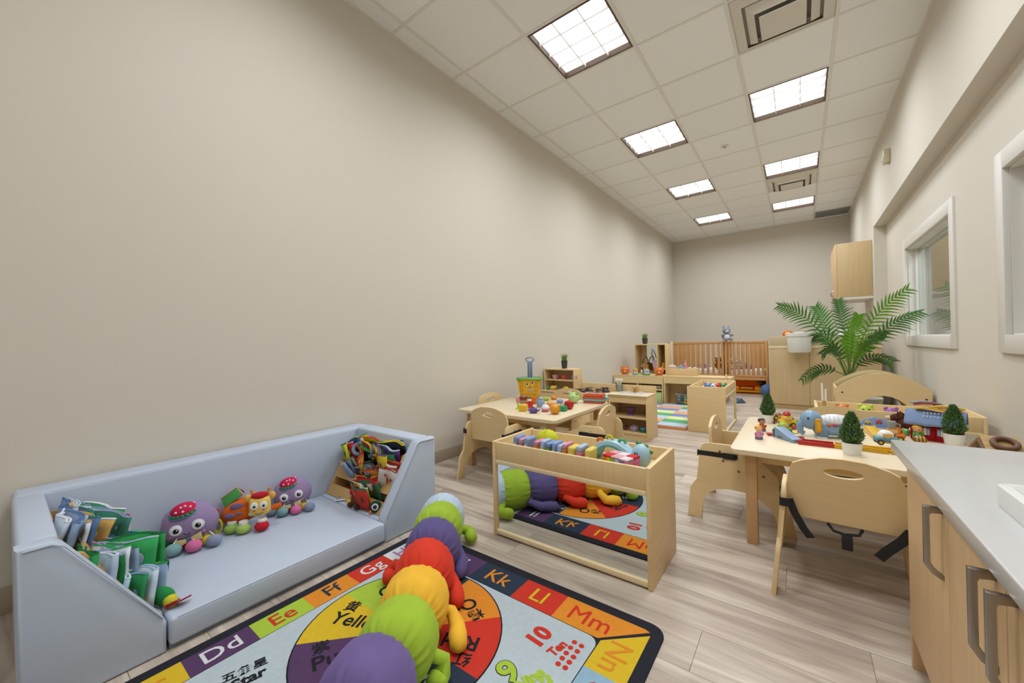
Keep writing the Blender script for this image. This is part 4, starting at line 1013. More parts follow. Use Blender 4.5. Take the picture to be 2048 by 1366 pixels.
MB().ball((0, 0, .05), .03, (.8, .7, 1.6), 12).build('body', plastic('28303c'), pg); MB().ball((0, -.012, .045), .022, (.8, .6, 1.5), 12).build('belly', plastic('e6e4de'), pg); MB().ball((0, 0, .1), .018, (1, 1, 1), 10).build('head', plastic('28303c'), pg)
# dress-up cubby with mirror, standing behind the shelf on a plinth
cb = thing('dress_up_cubby', 'tall birch dress-up cubby with mirror and hanging bags', 'cubby', (-2.12, 6.08, 0))
MB().box(0, .016, 0, .30, 0, .88, .002).build('side_panel', M_ply, cb); MB().box(.345, .361, 0, .30, 0, .88, .002).build('divider', M_ply, cb); MB().box(.47, .486, 0, .30, 0, .88, .002).build('side_panel', M_ply, cb)
MB().box(.0162, .3448, 0.002, .29, .862, .88, .002).build('top', M_plyx, cb); MB().box(.3612, .4698, .002, .29, .862, .88, .002).build('top', M_plyx, cb)
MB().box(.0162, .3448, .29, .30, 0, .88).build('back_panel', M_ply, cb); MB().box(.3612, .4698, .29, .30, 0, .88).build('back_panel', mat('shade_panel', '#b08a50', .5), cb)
MB().box(.0162, .3448, .002, .289, .40, .416).build('shelf', M_plyx, cb)
MB().box(.11, .342, .282, .288, .417, .86).build('mirror', M_mirror, cb, smooth=0)
def bag(lab, x, z, c, c2, w_, h_, rot):
    t = thing('hanging_bag', lab, 'bag', (-2.12 + x, 6.08 + .12, z), 0, None, (0, rot, 0))
    MB().prism([(-w_ / 2, -h_), (w_ / 2, -h_), (w_ * .45, 0), (-w_ * .45, 0)], 'y', -.025, .025, .006).build('pouch', cloth(c), t)
    MB().tube([(-w_ * .35, 0, 0), (-w_ * .2, 0, h_ * .7), (0, 0, h_ * .95), (w_ * .2, 0, h_ * .7), (w_ * .35, 0, 0)], .007, 6).build('handle', cloth(c2), t)
bag('brown straw bag hanging in the dress-up cubby', .13, .56, 'b08a50', '4a3020', .13, .13, R(10))
bag('lilac striped scarf bundle hanging at the cubby mirror', .285, .62, 'c8b6c8', '7a6a78', .10, .19, R(-12))
yd = thing('yellow_duck', 'small yellow toy in the narrow side of the cubby', 'toy', (-2.12 + .415, 6.2, .5))
MB().ball((0, 0, .03), .03, (1, 1, 1), 12).build('body', plastic('d8a62c'), yd); MB().ball((0, -.01, .07), .02, (1, 1, 1), 12).build('head', plastic('dcae38'), yd)
MB().box(.3612, .4698, .002, .289, .484, .4998).build('shelf', M_plyx, cb)
# tray bench
tb = thing('wooden_tray', 'long low birch tray with toys in front of the crib', 'tray', (-1.56, 5.82, .4255))
MB().box(0, .40, 0, .012, 0, .098, .002).build('front_board', M_ply, tb); MB().box(0, .40, .19, .202, 0, .098, .002).build('back_board', M_ply, tb)
MB().box(0, .012, .0122, .1898, 0, .098, .002).build('end_board', M_ply, tb); MB().box(.388, .40, .0122, .1898, 0, .098, .002).build('end_board', M_ply, tb); MB().box(.0122, .3878, .0122, .1898, 0, .08).build('tray_floor', M_plyx, tb)
hb = thing('toy_house', 'little cream wooden toy house on the tray', 'toy', (-1.50, 5.92, .506), R(20))
MB().box(-.05, .05, -.03, .03, 0, .03, .002).build('walls', plastic('dccfb4'), hb); MB().prism([(-.065, .03), (.065, .03), (.02, .065), (-.045, .06)], 'y', -.04, .04, .002).build('roof', plastic('e8e0d0'), hb)
bd = thing('toy_bridge', 'pale blue toy arch on the tray', 'toy', (-1.39, 5.92, .506))
MB().prism([(-.05, 0), (-.025, 0), (-.02, .018), (.0, .026), (.02, .018), (.025, 0), (.05, 0), (.045, .035), (.02, .052), (-.02, .052), (-.045, .035)], 'y', -.02, .02, .002).build('arch', plastic('8fa8cc'), bd)
MB().ball((0, 0, .058), .012, (1, 1, .8), 10).build('knob', plastic('b9c8dc'), bd)
pk = thing('toy_unicorn', 'pink pointed toy standing on the tray', 'toy', (-1.33, 5.95, .506)); MB().lathe([(0, 0), (.028, 0), (.03, .03), (.018, .06), (.014, .09), (0, .14)], n=14).build('cone', plastic('d494ac'), pk); MB().ball((0, -.02, .07), .018, (1, 1.2, .8), 10).build('head', plastic('dca6b8'), pk)
# ================================================================== CRIBS
def crib(lab, x0, x1, y0, y1, zb_, zt_, n):
    t = thing('wooden_crib', lab, 'crib', (x0, y0, 0), 0, 'slatted wooden cribs'); W = x1 - x0; D = y1 - y0
    for x in (0, W - .035):
        for y_ in (0, D - .035): MB().box(x, x + .035, y_, y_ + .035, 0, zt_ + .012, .004).build('post', M_crib, t)
    for y_ in (.004, D - .03):
        MB().box(.0352, W - .0352, y_, y_ + .026, zt_ - .035, zt_, .004).build('top_rail', M_crib, t); MB().box(.0352, W - .0352, y_, y_ + .026, zb_ - .035, zb_, .004).build('bottom_rail', M_crib, t)
        for k in range(n):
            x = .0352 + (W - .0704) * (k + .5) / n
            MB().box(x - .019, x + .019, y_ + .007, y_ + .019, zb_ + .0002, zt_ - .0352, .003).build('slat', M_crib, t)
    for x in (.004, W - .03):
        MB().box(x, x + .026, .0352, D - .0352, zt_ - .035, zt_, .004).build('end_rail', M_crib, t); MB().box(x, x + .026, .0352, D - .0352, zb_ - .035, zb_, .004).build('end_rail', M_crib, t)
        for k in range(7):
            y_ = .0352 + (D - .0704) * (k + .5) / 7
            MB().box(x + .007, x + .019, y_ - .019, y_ + .019, zb_ + .0002, zt_ - .0352, .003).build('slat', M_crib, t)
    MB().box(.04, W - .04, .04, D - .04, zb_ - .02, zb_ + .085, .02).build('mattress', cloth('e9e7e2'), t)
    return t
crib('slatted crib beside the dress-up cubby, left of the pair', -1.955, -1.045, 7.4, 7.98, .325, .885, 10)
cribR = crib('slatted crib next to the wooden partition, right of the pair', -1.03, -.415, 7.4, 7.98, .325, .885, 8)
wp = struct(MB().box(-.405, -.355, 7.35, 8.0, 0, .895, .003).build('trim_1', M_trimw), 'white crib end board by the partition')
MB().box(-1.9, -1.86, 7.365, 7.395, .4, .90, .004).build('board', M_trimw, wp, loc=(0, 0, 0))
cs = cribR
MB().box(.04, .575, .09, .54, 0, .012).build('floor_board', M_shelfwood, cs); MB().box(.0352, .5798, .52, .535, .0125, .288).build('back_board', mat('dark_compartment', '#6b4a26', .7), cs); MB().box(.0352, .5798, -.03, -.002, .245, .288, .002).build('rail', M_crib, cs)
def plushie(lab, loc, c, c2, s=1.0, ears='round', rz=0, face=None, name='plush_animal'):
    t = thing(name, lab, 'plush toy', loc, rz); t.scale = (s,) * 3; m1, m2 = plush(c), plush(c2)
    MB().ball((0, 0, .06), .06, (1, .85, 1), 16).build('body', m1, t); MB().ball((0, -.03, .055), .042, (1, .7, 1), 14).build('belly', m2, t)
    h = MB().ball((0, -.01, .15), .05, (1.08, .95, .95), 16).build('head', m1, t); MB().ball((0, -.05, .137), .024, (1.1, .8, .85), 12).build('muzzle', m2, t)
    for sg in (-1, 1):
        if ears == 'round': MB().ball((sg * .038, 0, .195), .019, (1, .6, 1), 10).build('ear', m1, h)
        elif ears == 'point': MB().cyl((sg * .03, 0, .185), (sg * .04, 0, .228), .018, .002, 8).build('ear', m1, h)
        else: MB().ball((sg * .022, .005, .225), .014, (.9, .5, 2.6), 10).build('ear', m1, h)
        MB().ball((sg * .02, -.052, .163), .0055, (1, .6, 1), 8).build('eye', plastic('1a1614', .2), h)
        MB().ball((sg * .06, -.035, .085), .022, (.9, 1.4, .9), 10, (0, 0, sg * .5)).build('arm', m1, t); MB().ball((sg * .04, -.07, .022), .024, (.95, 1.5, .9), 10).build('leg', m1, t)
    MB().ball((0, -.07, .142), .007, (1.2, .7, .8), 8).build('nose', plastic('2a2422', .4), t)
    return t
q = aty(1459, 682, 7.66); plushie('grey and white plush wolf sitting on top of the cribs', (-1.0, 7.415, .9), '8d96a2', 'dfe2e6', 1.15, 'point', R(25), name='plush_wolf')
zc = .413
for px, lab, c, c2, s, e in ((1436, 'brown plush monkey in the left crib near the middle post', '9a6a34', 'd89a6a', .95, 'round'), (1398, 'pink plush animal lying in the left crib', 'cf8aa0', 'e8c4cc', .45, 'round'), (1410, 'small lilac plush in the left crib', 'a487a8', 'd8c4d8', .4, 'round'),
                             (1453, 'yellow plush giraffe at the left of the right crib', 'd8a62c', 'ecd694', .85, 'long'), (1464, 'white spotted plush cat in the right crib', 'd8d4d0', 'f0eeea', .95, 'point'), (1474, 'white plush zebra in the right crib', 'dcdcda', 'efefed', .8, 'long'),
                             (1485, 'cream plush rabbit in the right crib', 'dedad4', 'f2efe9', .8, 'round'), (1495, 'mauve plush in the right crib', 'b98ab0', 'e0c8dc', .55, 'round'), (1505, 'small pink plush at the right of the right crib', 'c97a9c', 'e6bccb', .42, 'round')):
    q = aty(px, 740, 7.52); plushie(lab, (q.x, 7.55, zc), c, c2, s, e, R(20 + (px * 7) % 40))
# car cushion and ball under the crib
q = atz(1497, 790, .013); cc = thing('car_cushion', 'red and orange stuffed car cushion under the right crib', 'plush toy', (-.735, 7.62, .0125), R(4))
red = plush('c22a22')
MB().box(-.26, .26, -.10, .12, .0, .13, .05, 4).build('body', red, cc); MB().prism([(-.22, .10), (.22, .10), (.15, .215), (.05, .235), (-.05, .235), (-.15, .215)], 'y', -.07, .10, .02, 3).build('cabin', plush('d8601c'), cc)
for s in (-1, 1):
    MB().ball((s * .155, -.10, .085), .045, (1.15, .5, .85), 14).build('headlight', plush('e0a820'), cc); MB().ball((s * .19, -.02, .17), .035, (1.3, .8, .7), 12).build('mirror', plush('4f8f4a' if s > 0 else 'a03a2a'), cc)
MB().box(-.085, .085, -.125, -.09, .07, .105, .012, 3).build('grille', plush('e2b23a'), cc)
for k in range(6): MB().box(-.055 + k * .019, -.043 + k * .019, -.1272, -.125, .082, .094).build('plate_mark', cloth('a3621c'), cc, smooth=0)
MB().tube([(-.24, -.105, .028), (-.1, -.125, .035), (.1, -.125, .035), (.24, -.105, .028)], .018, 8).build('bumper', plush('d89a1c'), cc)
wb = thing('blue_ball', 'blue stuffed ball beside the car cushion', 'ball', (-.445, 7.36, 0)); MB().ball((0, 0, .10), .095, (.8, 1, 1.04), 20).build('ball', plush('56719f'), wb)
for k in range(3): MB().tube([(.077 * math.cos(a) * math.cos(k * 1.05), .0965 * math.cos(a) * math.sin(k * 1.05), .10 + .1 * math.sin(a)) for a in [i * math.pi / 10 for i in range(20)]], .002, 5, True).build('seam', plush('48628c'), wb)
wb.location = (-.44, 7.26, .002)
fs = thing('floor_toy', 'small slate-blue triangular toy lying on the floor behind the trough', 'toy', (atz(1477, 803, .02).x, atz(1477, 803, .02).y, 0), R(40))
MB().prism([(-.09, 0), (.09, 0), (.02, .075)], 'y', -.05, .05, .01, 2).build('wedge', plush('5a6a7c'), fs); MB().ball((.02, 0, .07), .016, (1, 1, 1), 10).build('tip', plush('d0d4d8'), fs)
# ================================================================== PARTITION, CABINETS
pt_ = thing('changing_counter', 'tall maple panel side of the changing counter behind the palm', 'cabinet', (-.335, 6.2, 0))
MB().box(0, .425, 0, .02, .06, .79, .002).build('side_panel', M_maple2, pt_); MB().box(.428, 1.10, 0, .02, .06, .79, .002).build('side_panel', M_maple2, pt_)
MB().box(0, 1.10, .012, .45, 0, .0598).build('plinth', mat('plinth', '#b79a68', .5), pt_); MB().box(0, 1.10, .022, .60, .06, .788).build('carcass', M_maple2, pt_)
MB().box(-.004, 1.104, -.006, .62, .792, .826, .002).build('counter_edge', M_edge, pt_)
MB().box(0, .425, 0, .02, .8262, .955, .002).build('upstand', mat('upstand', '#cdbb98', .5), pt_); MB().box(.428, 1.10, 0, .02, .8262, .94, .002).build('upstand', MATS['upstand'], pt_)
wb_ = thing('hanging_bin', 'white plastic tub hung on the maple panel', 'bin', (atz(1600, 700, .75).x * 0 + .02, 6.07, .745))
MB().lathe([(0, 0), (.105, 0), (.122, .02), (.128, .2), (.14, .205), (.142, .245), (.132, .247), (.118, .2), (.108, .02), (0, .015)], n=36).build('tub', M_white, wb_)
MB().box(-.05, .05, .13, .145, .2, .26, .004).build('hook', M_white, wb_); wb_.location = (-.008, 6.05, .745)
cr = thing('plush_lion', 'orange and yellow plush lion on the changing counter', 'plush toy', (aty(1570, 668, 6.4).x, 6.42, .8263))
MB().ball((0, 0, .06), .06, (1.1, .9, 1), 14).build('body', plush('e2c27a'), cr); MB().ball((.03, 0, .155), .055, (1.1, .8, .9), 14).build('mane', plush('d9682a'), cr); MB().ball((.03, -.035, .15), .036, (1, .6, 1), 12).build('face', plush('e8b060'), cr)
for s in (-1, 1): MB().ball((s * .085, -.02, .11), .022, (1.5, 1, .8), 10).build('paw', plush('d2602a'), cr)
for k, (px, c, h_, lab) in enumerate(((1655, 'e8e8e4', .12, 'white tub behind the palm leaves on the counter'), (1690, 'dcdfe0', .2, 'white bottle with green cap behind the palm leaves'), (1725, 'e6e6e2', .15, 'white wipes box at the right of the counter'))):
    q = aty(px, 670, 6.5); t = thing('counter_tub', lab, 'container', (min(q.x, .6), 6.5, .8263)); r_ = .07
    MB().lathe([(0, 0), (r_, 0), (r_, h_ * .8), (r_ * .8, h_), (0, h_)], n=20).build('tub', plastic(c), t); MB().lathe([(r_ * .6, h_), (r_ * .6, h_ + .03), (0, h_ + .03)], n=16).build('cap', plastic('4f8f7a' if k == 1 else 'f0f0ee'), t)
uc = thing('wall_cabinet', 'maple wall cabinet with two doors high on the right', 'cabinet', (.40, 6.79, 1.455))
MB().box(.022, .37, 0, .8, .0, .725, .002).build('carcass', M_maple2, uc); MB().box(.02, .37, -.001, .8, -.03, -.0005).build('light_rail', M_trimw, uc)
for k, y0 in enumerate((.003, .402)):
    d_ = MB().box(0, .0215, y0, y0 + .395, .003, .722, .002).build('door', M_maple, uc)
    hy = y0 + (.36 if k == 0 else .035)
    MB().tube([(0, hy, .05), (-.025, hy, .055), (-.03, hy, .09), (-.025, hy, .125), (0, hy, .13)], .005, 6).build('handle', M_nickel, d_)
# worktop ------------------------------------------------------------------
ct_ = thing('worktop_cabinet', 'maple base cabinet with brushed handles under the white worktop', 'cabinet', (.56, .75, 0))
ox, oy = .56, .75
YE = 1.555
def cpart(b, n, m, par=ct_): return b.build(n, m, par, loc=(-ox, -oy, 0) if par is ct_ else None)
cpart(MB().box(.238, .885, YE - .018, YE, 0, .593, .001), 'end_panel', M_maple)
cpart(MB().box(.258, .885, -.6, YE - .0185, .10, .592), 'carcass', M_maple)
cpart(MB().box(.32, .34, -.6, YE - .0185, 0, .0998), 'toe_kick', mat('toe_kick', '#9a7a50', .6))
seams = [YE - .0205, 1.168, .888, .52, .15, -.25]
for k in range(5):
    y1, y0 = seams[k] - .0015, seams[k + 1] + .0015
    d_ = cpart(MB().box(.2365, .2575, y0, y1, .104, .585, .0015), 'door', M_maple)
    hy = {0: 1.205, 1: .925, 2: .852, 3: .19, 4: .11}[k]
    h_ = MB()
    z0, z1 = .428, .572
    pts = [(.2365, z1), (.207, z1), (.207, z0 + .018), (.218, z0), (.2365, z0 - .012), (.2365, z0), (.222, z0 + .010), (.215, z0 + .024), (.215, z1 - .018), (.218, z1 - .012), (.2365, z1 - .012)]
    h_.prism(pts, 'y', hy - .006, hy + .006, .0015, 2)
    h_.build('handle', M_nickel, d_)
wt = thing('white_worktop', 'white quartz worktop at the right edge of the photo', 'worktop', (.55, .55, .594))
M_quartz = mat('white_quartz', '#c9c8c6', .22, var=.02, scale=(90, 90, 90))
MB().box(.216 - .55, .885 - .55, -.6 - .55, 1.632 - .55, 0, .031, .003, 3).build('slab', M_quartz, wt)
p0 = atz(1998, 988, .6255)
vb = thing('vessel_sink', 'corner of a white rectangular basin on the worktop', 'sink', (.287, .562, .6255))
MB().prism(rrect(0, .42, 0, .56, .02, 5), 'z', 0, .038, .004).build('basin', M_white, vb); MB().prism(rrect(.016, .404, .016, .544, .015, 5), 'z', .0382, .0395, 0).build('rim_inset', mat('basin_inner', '#dcdcda', .2), vb)
# ================================================================== SOFT BLOCKS IN THE NEAR TROUGH
ZT1 = .4005
def soft_block(lab, px, y_, w_, d_b, h_, cols, tilt=8, rz=0):
    q = aty(px, 895, y_)
    t = thing('soft_block', lab, 'soft block', (q.x, y_, ZT1 + w_ * .5 * math.sin(R(abs(tilt)))), 0, 'soft cloth blocks standing in the trough', (0, R(tilt), R(rz)))
    n = len(cols)
    if n == 1:
        MB().box(-w_ / 2, w_ / 2, -d_b / 2, d_b / 2, 0, h_, .008, 3).build('block', cloth(cols[0]), t)
    else:
        for k, c in enumerate(cols):
            z0 = h_ * k / n; MB().box(-w_ / 2, w_ / 2, -d_b / 2, d_b / 2, z0, z0 + h_ / n - .0003, .003, 2).build('stripe', cloth(c), t)
    dot = MB().ball((0, -d_b / 2, h_ * .55), w_ * .28, (1, .12, 1), 10).build('patch', cloth('e6e2da' if n == 1 else 'd98aa0'), t)
    return t
RB = ['a9b83a', 'd9c43a', 'd98a34', 'd98aa8']
row = [(1037, ['8193bf'], .030, 'periwinkle soft block at the far left of the trough row'), (1047, ['8fa0c8', 'd38aa4', 'cf9aa8'], .022, 'thin pink and blue soft block, second in the trough row'), (1058, ['8b9cc4'], .032, 'wide periwinkle soft block, third in the trough row'),
       (1077, RB, .022, 'rainbow soft block between two blue ones, left part of the row'), (1089, ['a9c0d8'], .022, 'pale blue soft block in the trough row'), (1101, ['d9822e', 'd9c43a', '5a9a48', '7f9ac8'], .022, 'soft block with orange, yellow and green stripes'), (1113, ['8fa2cc'], .02, 'slim blue soft block behind the green striped one'),
       (1124, ['a8bedb'], .024, 'tall pale blue soft block leaning in the middle of the row'), (1134, ['b9b43a', 'dcb43c', 'd98a3c', 'd793ac'], .02, 'pink topped rainbow soft block in the middle of the row'), (1147, ['dcc35c'], .036, 'broad yellow soft block in the trough row'), (1163, ['d9b23c', 'd98a3c', 'd487a4', 'a9bcd8'], .026, 'small rainbow soft block between the yellow ones'), (1180, ['e0cc6c'], .03, 'yellow soft block at the right end of the row')]
for k, (px, cols, w_, lab) in enumerate(row):
    soft_block(lab, px, 1.535 + .002 * (k % 3), w_ * .93, .075, .086 if k % 2 == 0 else .079, cols, 7 if k < 6 else 4)
q = aty(1095, 873, 1.68); t = thing('yellow_cushion', 'round yellow-green soft toy behind the row of blocks', 'plush toy', (q.x, 1.68, ZT1)); MB().ball((0, 0, .048), .06, (1, .8, .8), 18).build('body', plush('c9cc3a'), t); MB().tube([(.0, -.049, .05), (.0, -.03, .085), (0, 0, .097)], .003, 6).build('seam', plush('aab02c'), t)
# dinosaur arch and tray of rainbow blocks
da = thing('dinosaur_arch', 'pale blue and teal dinosaur arch toy with coloured back plates in the trough', 'toy', (-.665, 1.66, ZT1), R(-6))
teal = plastic('4f9ea6'); pale = plastic('a9d0e0')
arc = [(.105 * math.cos(R(a)) - .02, .095 * math.sin(R(a))) for a in range(180, -1, -12)]
arc_in = [(.085 * math.cos(R(a)) - .02, .078 * math.sin(R(a))) for a in range(0, 181, 12)]
MB().prism(arc + arc_in, 'y', -.03, .03, .004).build('arch_body', pale, da)
arc2 = [(.0845 * math.cos(R(a)) - .02, .0775 * math.sin(R(a))) for a in range(180, -1, -12)]; arc3 = [(.078 * math.cos(R(a)) - .02, .071 * math.sin(R(a))) for a in range(0, 181, 12)]
MB().prism(arc2 + arc3, 'y', -.034, .034, .002).build('arch_lining', teal, da)
MB().ball((.115, -.005, .05), .046, (.9, .75, 1.1), 18).build('head', pale, da)
e_ = MB().ball((.105, -.037, .06), .009, (1, .5, 1), 12).build('eye', plastic('14181c', .2), da); MB().ball((.108, -.0415, .063), .003, (1, .5, 1), 8).build('glint', plastic('f4f4f4'), e_)
for a, c in ((128, 'd97a2c'), (100, 'cdbb2c'), (65, '5aa86a')):
    x, z = .105 * math.cos(R(a)) - .02, .095 * math.sin(R(a)); MB().tube([(x - .018, 0, z + .004), (x - .008, 0, z + .016), (x + .008, 0, z + .016), (x + .018, 0, z + .002)], .007, 8).build('back_plate', plastic(c), da)
for x, z in ((.10, .1), (.13, .092), (.15, .07)): MB().ball((x, .0, z), .012, (1.2, .7, .8), 10).build('crest', plastic('5d8a3a'), da)
rb = thing('rainbow_tray', 'lime tray carrying a square of red and rainbow soft blocks', 'toy', (-.60, 1.535, ZT1), R(-14))
MB().prism(rrect(-.068, .068, -.05, .05, .01, 4), 'z', 0, .022, .003).build('tray', plastic('9fb52c'), rb)
for ix in range(6):
    for s in (-1, 1):
        c = ['d9822e', 'd9c02c', '8fb03a', 'b9c8dc', '8070a8', 'd27a9c'][ix]
        MB().box(-.062 + ix * .0206, -.0425 + ix * .0206, -.0455 if s < 0 else .001, -.001 if s < 0 else .0455, .0225, .064, .003).build('rainbow_block', cloth(c), rb)
for ix in range(3):
    for iy in range(2):
        MB().box(-.062 + ix * .0413, -.022 + ix * .0413, -.0455 + iy * .046, -.001 + iy * .046, .0645, .072, .002).build('top_patch', cloth(['c9343c', 'd8a0a4', 'e3d4d8'][(ix + iy) % 3]), rb)
# loose toys in the far troughs -------------------------------------------
def gem(lab, loc, c, c2, s, cat='toy', name='trough_toy'):
    t = thing(name, lab, cat, loc); MB().ball((0, 0, s), s, (1.2, 1, 1), 14).build('body', plastic(c), t)
    for sg in (-1, 1): MB().ball((sg * s * .75, 0, s * 1.85), s * .38, (1, .7, 1), 8).build('ear', plastic(c), t); MB().ball((sg * s * .4, -s * .9, s * 1.25), s * .2, (1, .5, 1), 8).build('eye', plastic('1e1c1c', .2), t)
    MB().ball((0, -s * .85, s * .75), s * .45, (1.1, .6, .8), 10).build('muzzle', plastic(c2), t)
    return t
for px, c, c2, lab in ((1416, '5f84c0', 'dfe4ea', 'blue toy in the trough by the play mat'), (1433, 'c93a3c', 'e8e0dc', 'red toy in the trough by the play mat'), (1446, '3f8f5a', 'd8b04c', 'green toy in the trough by the play mat'), (1424, 'd8dce0', '7a9ac8', 'white toy in the trough by the play mat')):
    q = atz(px, 772, .44); gem(lab, (max(-.90, min(q.x, -.63)), min(max(q.y, 4.32), 4.95), .4005), c, c2, .034)
q = aty(1648, 806, 3.62); cd = thing('candle_stick_toy', 'two white toy candles in a gold stand in the trough by the wall', 'toy', (q.x, 3.60, .4005))
MB().lathe([(0, 0), (.03, 0), (.03, .02), (.012, .03), (.012, .075), (0, .075)], n=14).build('stand', plastic('b8a05a'), cd); MB().cyl((-.008, 0, .07), (-.010, 0, .2), .007, .006, 10).build('candle', plastic('f0eee8'), cd); MB().cyl((.010, 0, .07), (.010, 0, .16), .007, .006, 10).build('candle', plastic('f0eee8'), cd)
for px, c, c2, lab, s in ((1684, 'dd7a3a', 'e8b52e', 'orange and yellow toy duck in the trough by the wall', .033), (1731, 'b8cc3a', 'dfe08c', 'lime toy frog with black eyes in the trough by the wall', .036), (1782, '9a5aa4', 'c79acb', 'purple toy in the trough by the wall', .032), (1834, 'd8cc3a', '9adba0', 'yellow and green toy at the right of the trough by the wall', .032)):
    q = aty(px, 812, 3.5); gem(lab, (min(q.x, .80), 3.5, .4005), c, c2, s)
# ================================================================== TOYS ON THE FOOD TABLE
Z = .4405
def on(px, py, z=Z): return atz(px, py, z)
p = on(1056, 797); bk_ = thing('toy_basket', 'yellow trolley basket with smiling face and blue pull handle on the food table', 'toy basket', (p.x - .02, p.y + .06, Z), R(28))
yel = plastic('e3ad1c')
bw0, bw1, bd0, bd1, bh = .082, .104, .062, .078, .175
b = MB(); V = [b.bm.verts.new(c) for c in ((-bw0, -bd0, .012), (bw0, -bd0, .012), (bw0, bd0, .012), (-bw0, bd0, .012), (-bw1, -bd1, bh), (bw1, -bd1, bh), (bw1, bd1, bh), (-bw1, bd1, bh))]
for f in ((0, 1, 2, 3), (0, 1, 5, 4), (1, 2, 6, 5), (2, 3, 7, 6), (3, 0, 4, 7)): b.bm.faces.new([V[i] for i in f])
bo = b.build('body', yel, bk_, smooth=0); md = bo.modifiers.new('wall', 'SOLIDIFY'); md.thickness = .004
def fy(z): return -(bd0 + (bd1 - bd0) * (z - .012) / (bh - .012)) - .0005
for k in range(9):
    x = -.075 + k * .0187
    for z0, z1 in ((.025, .05), (.06, .085), (.095, .12), (.13, .145)):
        if abs(x) < .055 and z0 > .045: continue
        MB().box(x - .0025, x + .0025, fy((z0 + z1) / 2) - .002, fy((z0 + z1) / 2) + .001, z0, z1).build('slot', plastic('a86f12'), bo, smooth=0)
gr = plastic('6fa81e')
MB().tube([(x, y_, bh) for x, y_ in rrect(-bw1 - .003, bw1 + .003, -bd1 - .003, bd1 + .003, .02, 4)], .009, 8, True).build('green_rim', gr, bk_)
for s in (-1, 1): MB().prism([(s * .10, bh), (s * .045, bh), (s * .07, bh - .018), (s * .098, bh - .022)], 'y', fy(bh) - .004, fy(bh) + .001, .001).build('rim_swoop', gr, bk_)
blu = plastic('8299ad')
MB().tube([(x, y_, bh + .008 + .004 * math.sin(x * 40)) for x, y_ in rrect(-bw1, bw1, -bd1 + .004, -bd1 + .01, .003, 3)], .007, 8, True).build('carry_handle', blu, bk_)
MB().box(-.024, .024, .045, .062, .05, .33, .005).build('pull_post', blu, bk_)
for x in (-.012, .012): MB().box(x - .004, x + .004, .0425, .046, .18, .32, .001).build('post_groove', plastic('6d8398'), bk_)
MB().tube([(.036 * math.cos(a), .053, .345 + .020 * math.sin(a)) for a in [i * math.pi / 10 for i in range(20)]], .006, 8, True).build('pull_grip', blu, bk_)
for x, z in ((-.012, .128), (.035, .140)):
    e = MB().ball((x, fy(z), z), .0145, (1, .2, 1.05), 14).build('eye_white', plastic('ecebe0'), bk_)
    MB().ball((x - .002, fy(z) - .0025, z + .003), .0105, (1, .2, 1), 12).build('iris', plastic('3f5a22'), e); MB().ball((x - .002, fy(z) - .004, z + .003), .007, (1, .25, 1), 12).build('pupil', plastic('12140e', .2), e); MB().ball((x - .005, fy(z) - .0055, z + .007), .003, (1, .3, 1), 8).build('glint', plastic('ffffff'), e)
MB().prism([(-.0, .107), (.006, .104), (.012, .106), (.018, .11), (.015, .100), (.008, .095), (.003, .099)], 'y', fy(.1) - .0022, fy(.1), .0005).build('mouth', plastic('a02a16'), bk_)
lg = MB().prism(ellipse(.014, .078, .028, .0095, 20), 'y', fy(.078) - .003, fy(.078), .0006).build('badge', plastic('8ea2b2'), bk_)
for k in range(7): MB().box(-.004 + k * .006 - .0018, -.004 + k * .006 + .0018, fy(.078) - .0042, fy(.078) - .003, .075 + (.002 if k % 2 else 0), .082).build('badge_mark', plastic('e8ecee'), lg, smooth=0)
for s in (-1, 1): MB().cyl((s * .07, .045, .014), (s * .085, .045, .014), .014, .014, 14).build('wheel', plastic('5f7c9a'), bk_)
for s in (-1, 1): MB().box(s * .06 - .008, s * .06 + .008, -.055, -.04, 0, .012).build('foot', plastic('5a4a14'), bk_)
def food(name, lab, px, py, cat='toy food'):
    p = on(px, py); return thing(name, lab, cat, (p.x, p.y, Z))
t = food('toy_popsicle', 'pink toy ice lolly on a lime stand at the left of the food toys', 1036, 818)
MB().lathe([(0, 0), (.018, 0), (.016, .006), (.006, .01), (.005, .05), (0, .05)], n=14).build('stand', plastic('a9c63c'), t); MB().lathe([(0, .05), (.013, .052), (.014, .075), (.008, .087), (0, .09)], n=14).build('ice', plastic('d9828a'), t)
t = food('toy_burger', 'brown striped toy burger behind the yellow cube', 1047, 806)
MB().lathe([(0, 0), (.03, 0), (.034, .012), (.03, .03), (0, .03)], n=18).build('bun', plastic('a98a62'), t)
MB().lathe([(.034, .0302), (.036, .036), (.033, .055), (.02, .068), (0, .072)], n=18).build('bun_top', plastic('7a3a22'), t)
for k in range(3): MB().tube([(-.03 + k * .02, -.025, .046), (-.015 + k * .02, -.028, .058), (-.005 + k * .02, -.015, .068)], .003, 6).build('stripe', plastic('d2b48a'), t)
t = food('toy_cube', 'yellow toy cube at the front left of the food toys', 1047, 822, 'toy block')
MB().box(-.028, .028, -.028, .028, 0, .048, .006, 3, rot=(0, 0, R(15))).build('cube', plastic('e3b92c'), t); MB().ball((0, 0, .048), .014, (1, 1, .3), 12).build('stud', plastic('e3b92c'), t)
t = food('toy_cup', 'red toy mug beside the yellow cube', 1060, 815, 'toy cup')
MB().lathe([(0, 0), (.022, 0), (.026, .045), (.023, .045), (.019, .005), (0, .005)], n=20).build('mug', plastic('c92c24'), t); MB().tube([(-.024, 0, .036), (-.04, 0, .034), (-.04, 0, .014), (-.022, 0, .012)], .004, 6).build('handle', plastic('c92c24'), t)
t = food('toy_carrot', 'orange toy carrot behind the red mug', 1069, 808)
